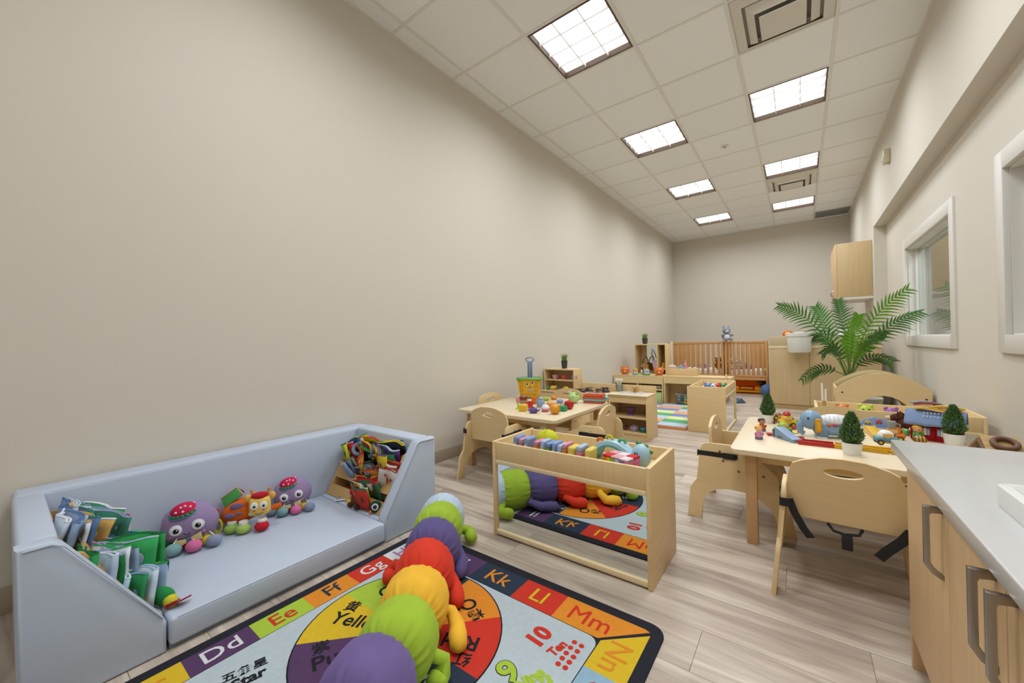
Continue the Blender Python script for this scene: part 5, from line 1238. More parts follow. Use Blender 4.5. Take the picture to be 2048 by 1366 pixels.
MB().lathe([(0, 0), (.016, .004), (.024, .03), (.02, .055), (0, .06)], n=16).build('root', plastic('dd6a20'), t); MB().cyl((0, 0, .058), (.004, 0, .078), .005, .002, 8).build('top', plastic('5a9a3c'), t)
t = food('toy_pitcher', 'pale blue toy pitcher in the middle of the food toys', 1081, 814, 'toy cup')
MB().lathe([(0, 0), (.024, 0), (.034, .025), (.033, .05), (.028, .062), (.025, .062), (.03, .045), (0, .02)], n=20).build('pitcher', plastic('8fabc8'), t); MB().tube([(.028, -.01, .02), (.05, -.018, .012), (.058, -.02, .025)], [.009, .008, .006], 8).build('spout', plastic('8fabc8'), t)
t = food('toy_teapot', 'glossy purple toy teapot at the front of the food toys', 1067, 826)
MB().lathe([(0, 0), (.024, 0), (.032, .018), (.026, .034), (0, .038)], n=20).build('pot', plastic('5f4a90', .2), t); MB().ball((0, 0, .041), .006, (1, 1, .8), 8).build('knob', plastic('5f4a90', .2), t); MB().tube([(.028, 0, .018), (.045, 0, .022), (.055, 0, .034)], [.009, .006, .005], 8).build('spout', plastic('5f4a90', .2), t); MB().tube([(-.028, 0, .028), (-.044, 0, .026), (-.042, 0, .01), (-.028, 0, .01)], .0035, 6).build('handle', plastic('5f4a90', .2), t)
t = food('toy_cupcake', 'pink and white toy cupcake between teapot and orange', 1091, 823)
MB().lathe([(0, 0), (.024, 0), (.03, .022), (0, .022)], n=20).build('case', plastic('cf6f94'), t)
for k in range(9): a = k * .698; MB().ball((.028 * math.cos(a), .028 * math.sin(a), .022), .009, (1, 1, .8), 8).build('frill', plastic('e9b4c6'), t)
MB().lathe([(.031, .024), (.03, .034), (.02, .046), (0, .05)], n=20).build('icing', plastic('e9e4ea'), t)
t = food('toy_orange', 'big orange toy fruit at the front of the food table', 1110, 828)
MB().ball((0, 0, .037), .039, (1, 1, .95), 20).build('fruit', plastic('e39a20'), t); MB().tube([(.0385 * math.cos(R(a)), 0, .037 + .037 * math.sin(R(a))) for a in range(0, 360, 18)], .0028, 6, True).build('rind_seam', plastic('6f7a2c'), t)
t = food('toy_box', 'green toy basket box next to the orange fruit', 1126, 822, 'toy block')
MB().box(-.026, .026, -.022, .022, 0, .036, .003).build('box', plastic('1f8f62'), t)
for k in range(5): MB().box(-.022 + k * .011, -.018 + k * .011, -.0235, -.022, .004, .032).build('rib', plastic('2aa472'), t, smooth=0)
MB().tube([(-.026, 0, .036), (-.02, 0, .046), (.02, 0, .046), (.026, 0, .036)], .003, 6).build('handle', plastic('1f8f62'), t)
t = food('toy_apple', 'red toy apple on the food table', 1138, 818)
MB().lathe([(0, .006), (.016, 0), (.034, .016), (.038, .036), (.032, .055), (.016, .062), (.004, .056), (0, .055)], n=22).build('apple', plastic('b81f1c'), t); MB().cyl((0, 0, .055), (.004, 0, .075), .003, .0022, 6).build('stalk', plastic('4a3018'), t)
t = food('toy_pig', 'pale green toy pig behind the apple', 1148, 806, 'toy animal')
MB().ball((0, 0, .044), .046, (1.05, .95, .95), 20).build('body', plastic('b6d68a'), t)
for s in (-1, 1): MB().cyl((s * .03, -.008, .078), (s * .04, -.01, .102), .014, .003, 8).build('ear', plastic('a6c878'), t); MB().ball((s * .015, -.042, .052), .004, (1, .5, 1), 8).build('eye', plastic('1f2a18'), t)
MB().cyl((0, -.040, .042), (0, -.052, .041), .012, .011, 12).build('snout', plastic('a2c272'), t)
for k, (px, py, c, lab, nm) in enumerate(((1092, 801, 'a8c43a', 'lime toy pepper behind the pitcher', 'toy_pepper'), (1108, 799, 'e08a44', 'orange toy peach slice at the back of the food toys', 'toy_peach'), (1120, 806, '8b9cc8', 'lavender toy bowl behind the orange', 'toy_bowl'), (1072, 793, 'e8c65a', 'small yellow toy bun against the basket', 'toy_bun'), (1100, 811, 'e6a860', 'tan toy bagel behind the orange fruit', 'toy_bagel'))):
    t = food(nm, lab, px, py); MB().lathe([(0, 0), (.02, 0), (.03, .012), (.026, .026), (.012, .032), (0, .03)], n=18).build('body', plastic(c), t); MB().lathe([(.0285, .016), (.0315, .014), (.0285, .011)], n=18).build('band', plastic(['5f8f2c', 'c96a2c', '6f80b0', 'c99a3c', 'c98a44'][k]), t)
p = on(1186, 806); t = thing('toy_register', 'stack of red and turquoise toy trays at the far corner of the food table', 'toy', (p.x, p.y + .03, Z), R(10))
for k, (c, w_) in enumerate((('c2452c', .08), ('6fb8b0', .088), ('c8502c', .086), ('d2562f', .08))):
    MB().prism(rrect(-w_, w_, -.058, .058, .016, 4), 'z', k * .0185, k * .0185 + .0178, .003).build('tray', plastic(c), t)
MB().prism(rrect(-.06, .06, -.04, .04, .01, 4), 'z', .0742, .080, .002).build('lid', plastic('b9b2ac'), t); MB().tube([(-.045, -.01, .083), (-.01, .012, .084), (.03, -.012, .084), (.05, .015, .083)], .004, 6).build('handle', plastic('d8653c'), t); MB().ball((.098, 0, .045), .018, (1, .8, .8), 10).build('knob', plastic('9ad2c4'), t)
# ================================================================== TOYS ON THE TRACK TABLE
def mini_tree(lab, px, py, h_, seed):
    p = on(px, py); t = thing('mini_tree', lab, 'potted plant', (p.x, p.y, Z), 0, 'small potted artificial trees'); r = random.Random(seed)
    ph = h_ * .29; pr_ = h_ * .21
    MB().lathe([(0, 0), (pr_ * .82, 0), (pr_, ph), (pr_ * .92, ph), (pr_ * .86, ph * .85), (0, ph * .85)], n=28).build('pot', M_white, t)
    MB().lathe([(0, ph * .86), (pr_ * .86, ph * .86), (pr_ * .5, ph * .93), (0, ph * .95)], n=20).build('soil', M_soil, t)
    MB().cyl((0, 0, ph * .9), (0, 0, h_ * .93), h_ * .018, h_ * .004, 8).build('trunk', M_soil, t)
    b = MB(); zb0 = ph * 1.0
    for k in range(1200):
        u = r.random() ** 1.3; z = zb0 + (h_ - zb0) * u; rad = h_ * .25 * (math.sin(min(1, (u + .12) / .35) * math.pi / 2)) * (1 - u) ** .62
        a = r.uniform(0, 6.283); q = rad * r.uniform(.55, 1.0)
        c0 = Vector((q * math.cos(a), q * math.sin(a), z)); d = Vector((math.cos(a), math.sin(a), .9 + u)).normalized(); s_ = d.cross(Vector((r.uniform(-1, 1), r.uniform(-1, 1), r.uniform(-1, 1)))).normalized()
        L_ = h_ * .085; w_ = h_ * .017
        f = [b.bm.verts.new(c0 - s_ * w_), b.bm.verts.new(c0 + s_ * w_), b.bm.verts.new(c0 + d * L_ * .6 + s_ * w_ * .8), b.bm.verts.new(c0 + d * L_), b.bm.verts.new(c0 + d * L_ * .6 - s_ * w_ * .8)]
        b.bm.faces.new(f)
    o = b.build('foliage', M_tree, t, smooth=0); o['kind'] = 'stuff'
    return t
mini_tree('small potted fir at the far left corner of the track table', 1536, 845, .165, 1)
mini_tree('small potted fir at the front of the track table by the yellow track', 1704, 908, .172, 2)
mini_tree('small potted fir in front of the red cloth barn', 1908, 889, .172, 3)
def track(name, lab, pa, pb, c, w_=.05, h_=.018, cat='toy track', seg=None, zz=Z):
    a, b_ = on(*pa), on(*pb); d = b_ - a; L_ = d.length; ang = math.atan2(d.y, d.x)
    t = thing(name, lab, cat, (a.x, a.y, zz), ang, 'toy road track pieces')
    m = plastic(c)
    MB().box(0, L_, -w_ / 2, w_ / 2, 0, h_ * .55, .001).build('road_bed', m, t)
    for s in (-1, 1): MB().box(0, L_, s * w_ / 2 - (.006 if s > 0 else 0), s * w_ / 2 + (0 if s > 0 else .006), h_ * .5505, h_, .001).build('kerb', m, t)
    return t
track('toy_track', 'straight red toy track at the front of the table', (1596, 886), (1668, 894), 'bd2a20')
track('toy_track', 'yellow toy track left of the white plant pot', (1669, 894), (1688, 896.5), 'e0ac18')
track('toy_track', 'yellow toy track between white plant pot and white car', (1722, 899), (1777, 906), 'e0ac18')
track('toy_track', 'short yellow toy track against the worktop', (1779, 906), (1801, 908), 'dfa814')
track('toy_track', 'short lime toy track piece at the back of the table', (1591, 848), (1603, 848.5), '8cc04a')
track('toy_track', 'violet toy track piece at the back of the table, behind the elephant', (1604, 848.5), (1629, 850), '7e78a8')
a, b_ = on(1553, 872), on(1596, 886); d = b_ - a; t = thing('toy_ramp', 'pale blue toy ramp at the left end of the red track', 'toy track', (a.x, a.y, Z), math.atan2(d.y, d.x)); L_ = d.length
MB().prism([(0, 0), (L_ - .001, 0), (L_ - .001, .016), (L_ * .75, .02), (L_ * .35, .045), (.02, .052), (.0, .035)], 'y', -.024, .024, .002).build('ramp', plastic('88a2bf'), t); MB().box(.012, .018, -.026, -.024, .004, .04).build('slot', plastic('33415a'), t, smooth=0)
for x in (.04, .055): MB().box(x, x + .008, -.0255, -.024, .006, .012).build('mark', plastic('2a3444'), t, smooth=0)
def person_toy(lab, px, py, hair, skin, top_, base, h_=.062, extra=None):
    p = on(px, py); t = thing('toy_figure', lab, 'toy figure', (p.x, p.y, Z), R(30), 'small toy figures')
    MB().lathe([(0, 0), (h_ * .24, 0), (h_ * .26, h_ * .1), (h_ * .2, h_ * .16), (0, h_ * .16)], n=16).build('base', plastic(base), t)
    MB().lathe([(0, h_ * .16), (h_ * .25, h_ * .17), (h_ * .22, h_ * .4), (h_ * .12, h_ * .52), (0, h_ * .53)], n=16).build('torso', plastic(top_), t)
    hd = MB().ball((0, 0, h_ * .7), h_ * .22, (1, 1, 1), 16).build('head', plastic(skin), t)
    MB().ball((0, h_ * .05, h_ * .78), h_ * .235, (1.05, 1, .8), 16).build('hair', plastic(hair), hd)
    for s in (-1, 1): MB().ball((s * h_ * .08, -h_ * .2, h_ * .7), h_ * .03, (1, .6, 1), 6).build('eye', plastic('201814'), hd); MB().ball((s * h_ * .25, -h_ * .04, h_ * .38), h_ * .07, (1, 1, 1.5), 8).build('arm', plastic(top_), t)
    return t
person_toy('toy girl with yellow hair and pink dress at the left table edge', 1518, 878, 'dfa81c', 'eec0a0', 'd58ab0', '6a6f86', .07)
person_toy('toy figure with black hair and orange scarf behind the toy girl', 1524, 862, '2f2c2c', 'c98a5a', 'c8502c', '6f78a0', .072)
t = thing('toy_cone', 'tiny dark toy signpost with red foot', 'toy', (on(1549, 847).x, on(1549, 847).y, Z)); MB().lathe([(0, 0), (.010, 0), (.008, .004), (.003, .008), (.003, .022), (.006, .026), (0, .045)], n=10).build('post', plastic('3a3a34'), t); MB().lathe([(.0105, 0), (.011, .003), (.008, .0045)], n=12).build('foot', plastic('c23a2c'), t)
def toy_car(lab, px, py, body, cabin, s, rz, wheel='3a3a3c', name='toy_car', topper=None):
    p = on(px, py); t = thing(name, lab, 'toy vehicle', (p.x, p.y, Z), R(rz), 'chubby toy vehicles'); t.scale = (s,) * 3
    MB().box(-.04, .04, -.026, .026, .012, .036, .010, 3).build('body', plastic(body), t); MB().ball((0, 0, .038), .030, (1.0, .82, .9), 18).build('cabin', plastic(cabin), t)
    for x in (-.024, .024):
        for s_ in (-1, 1): w__ = MB().cyl((x, s_ * .022, .012), (x, s_ * .029, .012), .012, .012, 14).build('wheel', plastic(wheel), t); MB().cyl((x, s_ * .029, .012), (x, s_ * .0305, .012), .006, .006, 10).build('hub', plastic('d8c23a'), w__)
    MB().box(-.016, .016, -.0275, -.0225, .036, .052, .003).build('side_window', plastic('d9b46a'), t); MB().box(.024, .030, -.014, .014, .038, .052, .003).build('windscreen', plastic('7a5a2c'), t)
    if topper: MB().lathe([(0, .06), (.018, .060), (.02, .068), (.012, .08), (0, .084)], n=16).build('topper', plastic(topper), t)
    return t
toy_car('lime green toy car sitting on the blue ramp piece', 1567, 866, '7fae2c', '97c23c', .88, 20).location.z = Z + .0
toy_car('yellow toy vehicle with red dome at the back of the table', 1574, 852, 'e0b01c', 'e2bc34', 1.0, 15, topper='bb2a24')
toy_car('brown and orange toy truck with yellow base beside the far fir', 1557, 843, 'd2b01c', '8a4a2c', .78, 30)
toy_car('white toy bus with teal skirt standing on the yellow track', 1772, 897, '5f92a8', 'f0efea', .98, 8).location.z = Z + .0185
t = toy_car('orange toy lorry carrying a grey cup', 1788, 880, 'dd7616', 'dd7c1c', 1.0, -10, name='toy_lorry'); MB().lathe([(0, .05), (.012, .05), (.017, .085), (.015, .09), (0, .09)], (-.006, -.006, 0), 16).build('grey_cup', plastic('93938e'), t)
MB().tube([(.008, -.006, .08), (.022, -.006, .078), (.02, -.006, .062)], .003, 6).build('cup_handle', plastic('93938e'), t)
for px, py, ang, lab in ((1545, 871, 15, 'red toy fence pieces left of the blue ramp'), (1596, 878, 10, 'red toy fence pieces right of the lime car'), (1588, 858, 60, 'red toy fence piece behind the lime car')):
    p = on(px, py); t = thing('toy_fence', lab, 'toy', (p.x, p.y, Z), R(ang), 'red toy fences')
    for k in range(3): MB().box(-.024, .024, -.014 + k * .011, -.008 + k * .011, .002, .012, .002).build('rail', plastic('b82a20'), t)
    for x in (-.018, .014): MB().box(x, x + .004, -.015, .016, 0, .0019).build('tie', plastic('a0241c'), t, smooth=0)
t = thing('toy_road', 'flat yellow toy road piece behind the lime car', 'toy track', (on(1586, 866).x + .005, on(1586, 866).y + .02, Z), R(70)); MB().box(-.03, .03, -.022, .022, 0, .005, .001).build('road', plastic('e2c23a'), t); MB().box(-.028, .028, -.002, .002, .0051, .006).build('line', plastic('f0e6b0'), t, smooth=0)
# elephant
p = on(1665, 876); el = thing('toy_elephant', 'pale blue toy elephant with dotted white back and yellow ear', 'toy animal', (p.x + .0, p.y + .02, Z), R(8))
eb = plastic('86a8c6')
MB().box(-.07, .085, -.045, .045, .012, .085, .030, 4).build('body', eb, el)
MB().ball((.012, 0, .082), .06, (1.15, .75, .55), 20).build('dotted_back', plastic('e6e8ea'), el)
bkp = [o for o in bpy.data.objects if o.parent == el][-1]
for ix in range(6):
    for iy in range(3):
        x = -.03 + ix * .016; z = .093 + iy * .007; u = 1 - ((x - .012) / .069) ** 2 - ((z - .082) / .033) ** 2
        if u > .02: MB().ball((x, -.045 * math.sqrt(u), z), .0024, (1, .6, 1), 6).build('dot', plastic('b9c2cc'), bkp)
hd = MB().ball((-.085, -.012, .082), .046, (1, .9, 1.05), 20).build('head', eb, el)
MB().tube([(-.115, -.014, .07), (-.132, -.016, .05), (-.13, -.016, .022), (-.115, -.016, .012)], [.020, .017, .014, .011], 12).build('trunk', eb, hd)
MB().box(-.076, -.048, -.062, -.046, .028, .096, .007, 3, rot=(0, R(0), 0)).build('ear', plastic('d99c24'), hd); MB().box(-.07, -.054, -.0635, -.0615, .04, .085, .002).build('ear_inner', plastic('e5b23c'), hd)
MB().ball((-.102, -.05, .094), .005, (1, .5, 1), 8).build('eye', plastic('1c1c20'), hd)
for k, c in enumerate(('d96a2c', 'c8324c', '5f6a9c')): MB().box(-.03 + k * .024, -.011 + k * .024, -.05, -.043, .062, .072, .002).build('key', plastic(c), el)
for x in (-.045, .05):
    for s in (-1, 1): MB().ball((x, s * .042, .026), .024, (1.1, .5, 1), 14).build('leg', plastic('7292b0'), el); MB().lathe([(0, 0), (.022, 0), (.022, .007), (0, .007)], (x, s * .036, .0), 14).build('foot', plastic('e8eaec'), el)
MB().ball((.088, 0, .06), .012, (1.3, .8, .8), 8).build('tail', plastic('d98a2c'), el)
# sign plate and yellow ramp
p = on(1750, 856); t = thing('toy_signboard', 'pale blue toy signboard with little cars behind the track', 'toy', (p.x, p.y + .03, Z), R(-6))
MB().prism([(-.06, 0), (.06, 0), (.062, .02), (.04, .048), (.0, .055), (-.04, .04), (-.058, .02)], 'y', -.006, .006, .002).build('board', plastic('7f9cc4'), t); MB().box(-.075, .07, -.022, .016, 0, .006, .002).build('foot', plastic('7f9cc4'), t)
for x, z, c in ((-.025, .024, 'd8b23a'), (.02, .03, 'c8402c')):
    MB().box(x - .012, x + .012, -.0085, -.006, z - .006, z + .006, .002).build('car_print', plastic(c), t); MB().ball((x, -.007, z + .006), .008, (1, .25, .8), 8).build('roof_print', plastic(c), t)
    for s in (-1, 1): MB().cyl((x + s * .007, -.0055, z - .007), (x + s * .007, -.009, z - .007), .0035, .0035, 8).build('wheel_print', plastic('2a2a2c'), t)
a, b_ = on(1737, 862), on(1766, 886); d = b_ - a; t = thing('toy_slope', 'yellow toy road slope running down to the white bus', 'toy track', (a.x, a.y, Z), math.atan2(d.y, d.x)); L_ = d.length
MB().prism([(0, 0), (L_, 0), (L_, .010), (0, .028)], 'y', -.022, .022, .001).build('slope', plastic('e0b428'), t)
for s in (-1, 1): MB().prism([(0, .028), (L_, .010), (L_, .016), (0, .034)], 'y', s * .022 - (.004 if s > 0 else 0), s * .022 + (0 if s > 0 else .004)).build('kerb', plastic('dca41c'), t)
# child figure pile, plush horse, plush pig, cloth barn
person_toy('toy child with yellow hat and green scarf beside the orange lorry', 1836, 880, 'e0a61c', 'eab084', '4f9a4c', '6b4a2c', .075)
t = thing('toy_barrel_figure', 'striped brown toy bee figure at the feet of the toy child', 'toy figure', (on(1840, 887).x, on(1840, 887).y, Z)); MB().ball((0, 0, .018), .02, (1.3, 1, .85), 12).build('body', plastic('7a5224'), t)
for x in (-.012, 0, .012): MB().tube([(x, .0205 * math.cos(a) * (1 - abs(x) * 9), .018 + .0175 * math.sin(a) * (1 - abs(x) * 9)) for a in [i * .52 for i in range(12)]], .0022, 5, True).build('stripe', plastic('d8a83a'), t)
t = thing('toy_green_blob', 'green and lavender toy blocks left of the toy child', 'toy', (on(1821, 872).x, on(1821, 872).y, Z)); MB().ball((-.01, .01, .016), .016, (1.1, 1, .95), 10).build('green', plastic('5aa84a'), t); MB().box(.008, .034, -.012, .012, 0, .02, .004).build('lavender', plastic('9a98c8'), t)
p = on(1822, 862); hs = thing('plush_horse', 'brown plush horse slumped left of the cloth barn', 'plush toy', (p.x, p.y + .05, Z), R(-25)); br = plush('5a3426')
MB().ball((0, 0, .032), .036, (1.5, .9, .88), 16).build('body', br, hs); MB().ball((-.045, -.012, .058), .024, (1.4, .8, .8), 12, (0, R(-25), 0)).build('head', br, hs); MB().ball((-.074, -.016, .05), .015, (1.1, .9, .8), 10).build('muzzle', plush('d8c8b0'), hs)
for s in (-1, 1): MB().cyl((-.035, s * .012 - .012, .072), (-.032, s * .016 - .012, .092), .007, .002, 8).build('ear', br, hs); MB().ball((.03 * s, -.035, .014), .013, (1.6, 1, .9), 10).build('leg', br, hs)
MB().tube([(-.03, .0, .078), (-.012, .002, .068), (.01, .004, .064)], .009, 8).build('mane', plush('2a1a14'), hs)
p = on(1868, 875); pgp = thing('plush_pig', 'white and pink plush pig in front of the cloth barn', 'plush toy', (p.x, p.y + .01, Z), R(12)); pk_ = plush('e6d8d2')
MB().ball((-.035, .01, .026), .03, (1.7, .9, .85), 16).build('body', pk_, pgp); MB().ball((.032, -.008, .027), .030, (1.05, .95, .88), 16).build('head', plush('e8c8be'), pgp); MB().ball((.035, -.036, .022), .010, (1.2, .6, .9), 10).build('snout', plush('d87a7a'), pgp)
for s in (-1, 1): MB().cyl((.032 + s * .018, .0, .048), (.036 + s * .024, .0, .062), .010, .002, 8).build('ear', pk_, pgp); MB().ball((.032 + s * .012, -.034, .034), .003, (1, .6, 1), 6).build('eye', plastic('2a1c1c'), pgp)
MB().ball((.01, -.028, .006), .008, (1.4, 1, .7), 8).build('trotter', plush('c94a4a'), pgp)
p0, p1 = on(1836, 862), on(1886, 884)
bn = thing('cloth_barn', 'red quilted cloth barn with blue denim roof on the track table', 'toy barn', (.512, 2.665, Z), R(-16)); bn.scale = (.86,) * 3
red_ = cloth('b01620'); den = cloth('7d91b4')
MB().box(-.095, .095, -.062, .062, 0, .098, .004).build('walls', red_, bn)
for k in range(6): MB().tube([(-.096, -.063, .014 + k * .015), (.096, -.063, .014 + k * .015)], .0016, 5).build('quilt_seam', cloth('8c0f18'), bn); MB().tube([(.0965, -.06, .014 + k * .015), (.0965, .06, .014 + k * .015)], .0022, 5).build('quilt_seam', cloth('c21c26'), bn)
MB().prism([(-.06, .0985), (.06, .0985), (.045, .135), (.0, .155), (-.045, .135)], 'x', .085, .095, .001).build('gable', den, bn)
b = MB(); rows = []
prof_ = [(-.088, .092), (-.075, .108), (-.05, .138), (-.02, .156), (0, .160), (.02, .156), (.05, .138), (.075, .108), (.088, .092)]
for ix in range(9):
    x = -.118 + ix * .0285; rows.append([b.bm.verts.new((x, y_, z + .006 * math.sin(ix * .9 + y_ * 30) - (.010 if (2 < ix < 6 and y_ < 0) else 0))) for y_, z in prof_])
for i in range(8):
    for k in range(8): b.bm.faces.new((rows[i][k], rows[i + 1][k], rows[i + 1][k + 1], rows[i][k + 1]))
ro = b.build('roof', den, bn, smooth=80); md = ro.modifiers.new('thick', 'SOLIDIFY'); md.thickness = .005
mk = plastic('dfe4ec', .8); r = random.Random(5)
for ln, (y_, z, n) in enumerate(((-.036, .153, 6), (-.054, .136, 7))):
    for k in range(n):
        x = -.045 + k * .0135; MB().tube([(x, y_, z), (x + .003, y_ - .008, z - .009)], .0012, 5).build('stitch_mark', mk, ro); MB().tube([(x + .002, y_ - .001, z + .0005), (x + .008, y_ - .003, z - .003)], .0011, 5).build('stitch_mark', mk, ro)
for x, c in ((-.052, 'd8a63c'), (.04, 'd9b83c')):
    wn = MB().box(x - .02, x + .02, -.0655, -.062, .03, .07, .002).build('window_patch', cloth('dfe3e0'), bn); MB().box(x - .011, x + .011, -.067, -.0656, .034, .066, .001).build('pane_patch', cloth(c), wn)
    for s in (-1, 1): MB().box(x + s * .027 - .006, x + s * .027 + .006, -.0655, -.062, .032, .068, .001).build('shutter', cloth('9aa9ba'), bn)
MB().box(-.002, .002, -.066, -.062, .002, .09).build('door_seam', cloth('7c0c16'), bn)
for k, (c, x) in enumerate((('d9b23c', -.02), ('d97a4c', .03), ('c2c85a', .04), ('a8443c', -.03), ('8a98a8', -.045))):
    fl_ = thing('felt_piece', ['yellow felt strip lying on the barn roof', 'orange felt strip on the barn roof', 'lime felt strip on top of the barn roof', 'red felt corner on the barn roof', 'grey felt corner at the left of the barn roof'][k], 'felt piece', Matrix.Translation((.512, 2.665, Z)) @ Matrix.Rotation(R(-16), 4, 'Z') @ (Vector((x, .0 + .012 * (k - 2), .172 + .007 * k)) * .86), R(-16 + 6 * k), 'felt pieces on the barn roof')
    MB().strip([(-.05, 0, -.004), (-.02, 0, .002), (.02, 0, .002), (.055, 0, -.006)], (0, .012, 0), .006).build('felt', cloth(c), fl_)
# wooden toy house with plank roof at the right end of the track table
RY = 2.135
rid = aty(1958, 869, RY)
zr = rid.z - Z; RWn = .128; drop = .072; LX = .606 - rid.x
wh = thing('wooden_house', 'wooden toy house with plank roof on the track table, partly behind the worktop', 'toy house', (rid.x, RY, Z))
MB().prism([(-RWn + .016, 0), (RWn - .016, 0), (RWn - .016, zr - drop - .012), (0, zr - .016), (-RWn + .016, zr - drop - .012)], 'x', .010, LX - .004, .002).build('house_body', mat('slate_board', '#6b7684', .6), wh)
for s in (-1, 1):
    for k in range(5):
        t0, t1 = k / 5, (k + 1) / 5 - .012
        MB().prism([(s * RWn * t0, zr - drop * t0), (s * RWn * t1, zr - drop * t1), (s * RWn * t1, zr - drop * t1 - .010), (s * RWn * t0, zr - drop * t0 - .010)], 'x', 0, LX, .001).build('roof_plank', mat('plank_tan', '#b4935a', .6, var=.12, scale=(4, 60, 60)), wh)
MB().prism([(-RWn, zr - drop - .011), (0, zr - .0105), (RWn, zr - drop - .011), (RWn, zr - drop - .022), (0, zr - .022), (-RWn, zr - drop - .022)], 'x', -.005, .0, .001).build('barge_board', mat('dark_brown_wood', '#7a563a', .6), wh)
rn = thing('brown_ring', 'brown stuffed ring lying on the plank roof', 'toy ring', (rid.x + .047, RY - .044, Z + zr - .024), 0, None, (R(29), 0, 0))
MB().tube([(.027 * math.cos(a), .027 * math.sin(a), .009) for a in [i * math.pi / 14 for i in range(28)]], .0085, 10, True).build('ring', mat('brown_ring', '#6a4530', .55), rn)
# ================================================================== ARCH TUNNEL
tn = thing('arch_tunnel', 'birch crawl tunnel with curved top and arch opening near the palm', 'play tunnel', (.56, 4.6, 0))
hwT = .305; depT = .42
def topz(x): return .468 + .142 * (1 - (x / hwT) ** 2)
outer = [(-hwT, 0)] + [(hwT, 0)] + [(hwT * math.cos(R(a)) if False else hwT - 2 * hwT * k / 16, topz(hwT - 2 * hwT * k / 16)) for k, a in enumerate(range(17))]
def arch(cx, w_, h_): return [(cx - w_, .02)] + [(cx + w_, .02)] + [(cx + w_ * math.cos(R(a)), .2 + (h_ - .2) * math.sin(R(a))) for a in range(0, 181, 15)]
for y0 in (0, depT - .016):
    MB().prism(outer, 'y', y0, y0 + .016, 0, hole=arch(.01, .19, .415)).build('arch_panel', M_ply, tn, smooth=0)
sidep = [(.0165, 0), (depT - .0165, 0), (depT - .0165, .466), (.0165, .466)]
for x0 in (-hwT, hwT - .014):
    MB().prism(sidep, 'x', x0, x0 + .014, 0, hole=[(depT / 2 - .1, .02), (depT / 2 + .1, .02)] + [(depT / 2 + .1 * math.cos(R(a)), .22 + .15 * math.sin(R(a))) for a in range(0, 181, 15)]).build('side_panel', M_ply, tn, smooth=0)
b = MB(); ra = []
for k in range(17):
    x = -hwT + .0145 + (2 * hwT - .029) * k / 16; z = topz(x) - .03; ra.append((b.bm.verts.new((x, .0165, z)), b.bm.verts.new((x, depT - .0165, z))))
for k in range(16): b.bm.faces.new((ra[k][0], ra[k + 1][0], ra[k + 1][1], ra[k][1]))
o = b.build('curved_mirror', mat('acrylic_mirror', '#9fb0a4', .06, metal=1.0), tn, smooth=80); md = o.modifiers.new('th', 'SOLIDIFY'); md.thickness = .004
for x, z in ((-.26, .43), (.27, .40)): MB().cyl((x, -.0015, z), (x, .0, z), .007, .007, 10).build('bolt', M_darkmetal, tn)
# ================================================================== PALM
pp = Vector((.50, 5.38, 0))
pl = thing('potted_palm', 'tall palm plant with arching fronds standing behind the arch tunnel', 'potted plant', pp)
MB().lathe([(0, 0), (.12, 0), (.165, .27), (.17, .30), (.155, .30), (.14, .26), (0, .26)], n=32).build('pot', mat('palm_pot', '#d8d3c8', .4), pl)
MB().lathe([(0, .261), (.14, .261), (0, .275)], n=20).build('soil', M_soil, pl)
fr = [ # px control points (mid, tip), depth y, leaflet length, shade
 ((1690, 745), (1640, 652), (1600, 622), (1560, 612), 5.36, .17, 0), ((1698, 745), (1690, 665), (1682, 625), (1676, 602), 5.46, .13, 1), ((1702, 745), (1722, 660), (1762, 615), (1812, 580), 5.32, .17, 2),
 ((1706, 745), (1740, 680), (1785, 640), (1838, 625), 5.25, .18, 0), ((1704, 750), (1722, 718), (1752, 706), (1782, 722), 5.20, .16, 1), ((1688, 750), (1660, 735), (1632, 730), (1606, 758), 5.24, .13, 1),
 ((1688, 745), (1672, 690), (1652, 668), (1630, 672), 5.44, .13, 1), ((1700, 742), (1702, 690), (1708, 652), (1716, 632), 5.34, .14, 2), ((1696, 745), (1680, 700), (1664, 690), (1645, 706), 5.28, .12, 1),
 ((1704, 745), (1722, 690), (1742, 668), (1768, 668), 5.48, .13, 1), ((1692, 745), (1668, 690), (1650, 640), (1632, 615), 5.42, .15, 0), ((1702, 748), (1712, 715), (1724, 690), (1736, 690), 5.36, .11, 2), ((1700, 748), (1696, 712), (1694, 690), (1698, 668), 5.40, .12, 2)]
LM = [mat('palm_leaf_mid', '#4d8a38', .5, var=.22, scale=(9, 9, 9)), mat('palm_leaf_dark', '#466e34', .5, var=.22, scale=(9, 9, 9)), mat('palm_leaf_bright', '#74aa2e', .5, var=.2, scale=(9, 9, 9))]
def bez(P, t):
    u = 1 - t; return P[0] * u ** 3 + P[1] * 3 * u * u * t + P[2] * 3 * u * t * t + P[3] * t ** 3
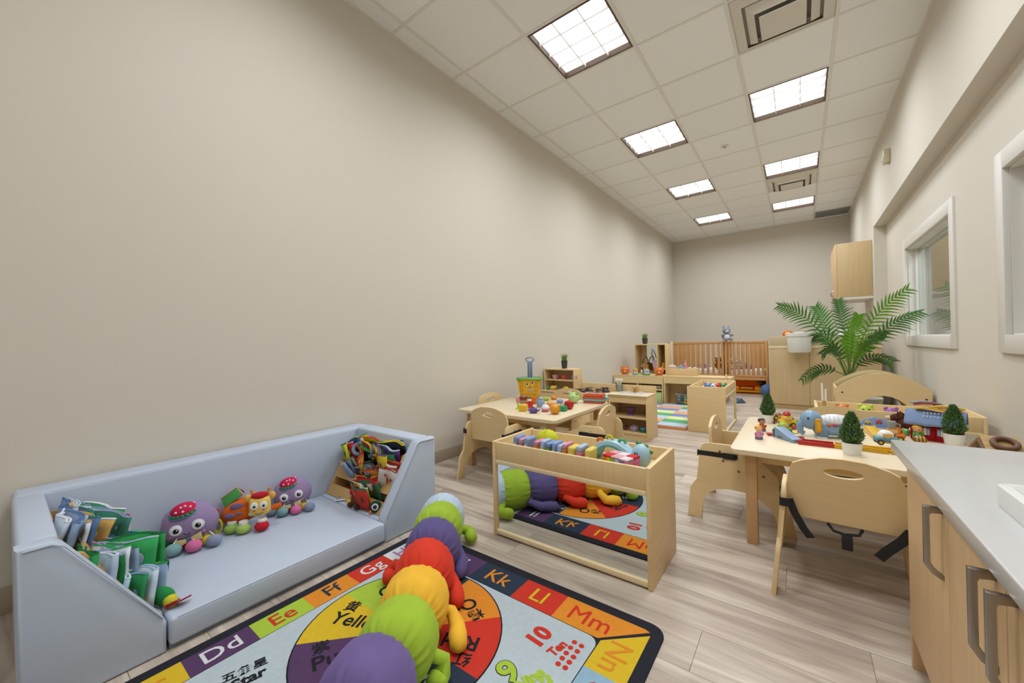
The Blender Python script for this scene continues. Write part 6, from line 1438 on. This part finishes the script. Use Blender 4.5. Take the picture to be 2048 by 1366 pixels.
for k, (p0, p1, p2, p3, yy, ll, sh) in enumerate(fr):
    r = random.Random(100 + k)
    base = Vector((r.uniform(-.04, .04), r.uniform(-.03, .03), .262)); off = yy - 5.38
    P = [aty(p0[0], p0[1], 5.38 + off * .2) - pp, aty(p1[0], p1[1], 5.38 + off * .5) - pp, aty(p2[0], p2[1], 5.38 + off * .85) - pp, aty(p3[0], p3[1], yy + off * .3) - pp]
    Q = [P[0], P[0] + (P[1] - P[0]) * 1.15, P[2], P[3]]
    pts = [base, base.lerp(P[0], .5)] + [bez(Q, i / 16) for i in range(17)]
    b = MB(); b.tube(pts, [.007, .0065] + [.006 - .0048 * i / 16 for i in range(17)], 6)
    b.build('stalk', mat('palm_stalk', '#5f7a34', .5), pl); st = [o for o in bpy.data.objects if o.parent == pl and o.type == 'MESH'][-1]
    b = MB(); n = 12 if k in (4, 5, 8, 6) else 17; ll *= 1.25 if k in (4, 5, 8, 6) else 1.0
    for i in range(n):
        t = .22 + .78 * i / (n - 1); c = bez(Q, t); d = (bez(Q, min(1, t + .02)) - bez(Q, max(0, t - .02))).normalized()
        side = (d.cross(Vector((-.3, .95, 0))) * (1.0 if k % 3 else .7) + d.cross(Vector((0, 0, 1))) * .55).normalized(); up_ = side.cross(d).normalized()
        if up_.y > 0: up_ = -up_
        L_ = ll * (math.sin(min(1, (t - .1) / .5) * math.pi / 2)) * (1 - .45 * max(0, t - .6) / .4) * r.uniform(.85, 1.1)
        for s in (-1, 1):
            dr = (d * (.38 + .5 * t) + side * s * .85 + up_ * .2).normalized(); w_ = .0105
            prev = None; pos = c.copy(); v = dr.copy(); wd = v.cross(up_).normalized()
            for j in range(5):
                ww = w_ * (1 - (j / 4) ** 2) * (.6 if j == 0 else 1) + .0004
                a_, b2 = b.bm.verts.new(pos - wd * ww), b.bm.verts.new(pos + wd * ww)
                if prev: b.bm.faces.new((prev[0], prev[1], b2, a_))
                prev = (a_, b2); pos = pos + v * (L_ / 4); v = (v + Vector((0, 0, -.16))).normalized()
    o = b.build('frond', LM[sh], st, smooth=60); o['kind'] = 'stuff'
# ================================================================== GRASS POTS
def grass(lab, loc, h_, pr_, ph, seed):
    t = thing('grass_pot', lab, 'potted plant', loc, 0, 'black pots of artificial grass'); r = random.Random(seed)
    MB().lathe([(0, 0), (pr_ * .78, 0), (pr_, ph), (pr_ * .9, ph), (pr_ * .86, ph * .9), (0, ph * .9)], n=24).build('pot', mat('black_pot', '#3a3733', .6), t)
    b = MB()
    for k in range(170):
        a = r.uniform(0, 6.283); q = pr_ * .75 * math.sqrt(r.random()); lean = r.uniform(.05, .55); L_ = h_ * r.uniform(.65, 1.05); a2 = a + r.uniform(-.5, .5)
        p0 = Vector((q * math.cos(a), q * math.sin(a), ph * .9)); prev = None; wd = Vector((-math.sin(a2), math.cos(a2), 0)); 
        for j in range(4):
            u = j / 3; c = p0 + Vector((math.cos(a2) * lean * L_ * u * u, math.sin(a2) * lean * L_ * u * u, L_ * u * (1 - .25 * lean * u))); ww = .0022 * (1 - u * .9)
            v = (b.bm.verts.new(c - wd * ww), b.bm.verts.new(c + wd * ww))
            if prev: b.bm.faces.new((prev[0], prev[1], v[1], v[0]))
            prev = v
    o = b.build('grass_blades', M_grass, t, smooth=60); o['kind'] = 'stuff'
grass('black pot of artificial grass on the play hutch', (aty(1129, 740, 3.78).x, 3.78, .6455), .095, .036, .088, 4)
grass('black pot of artificial grass on top of the dress-up cubby', (aty(1290, 687, 6.22).x, 6.22, .8805), .10, .045, .09, 5)
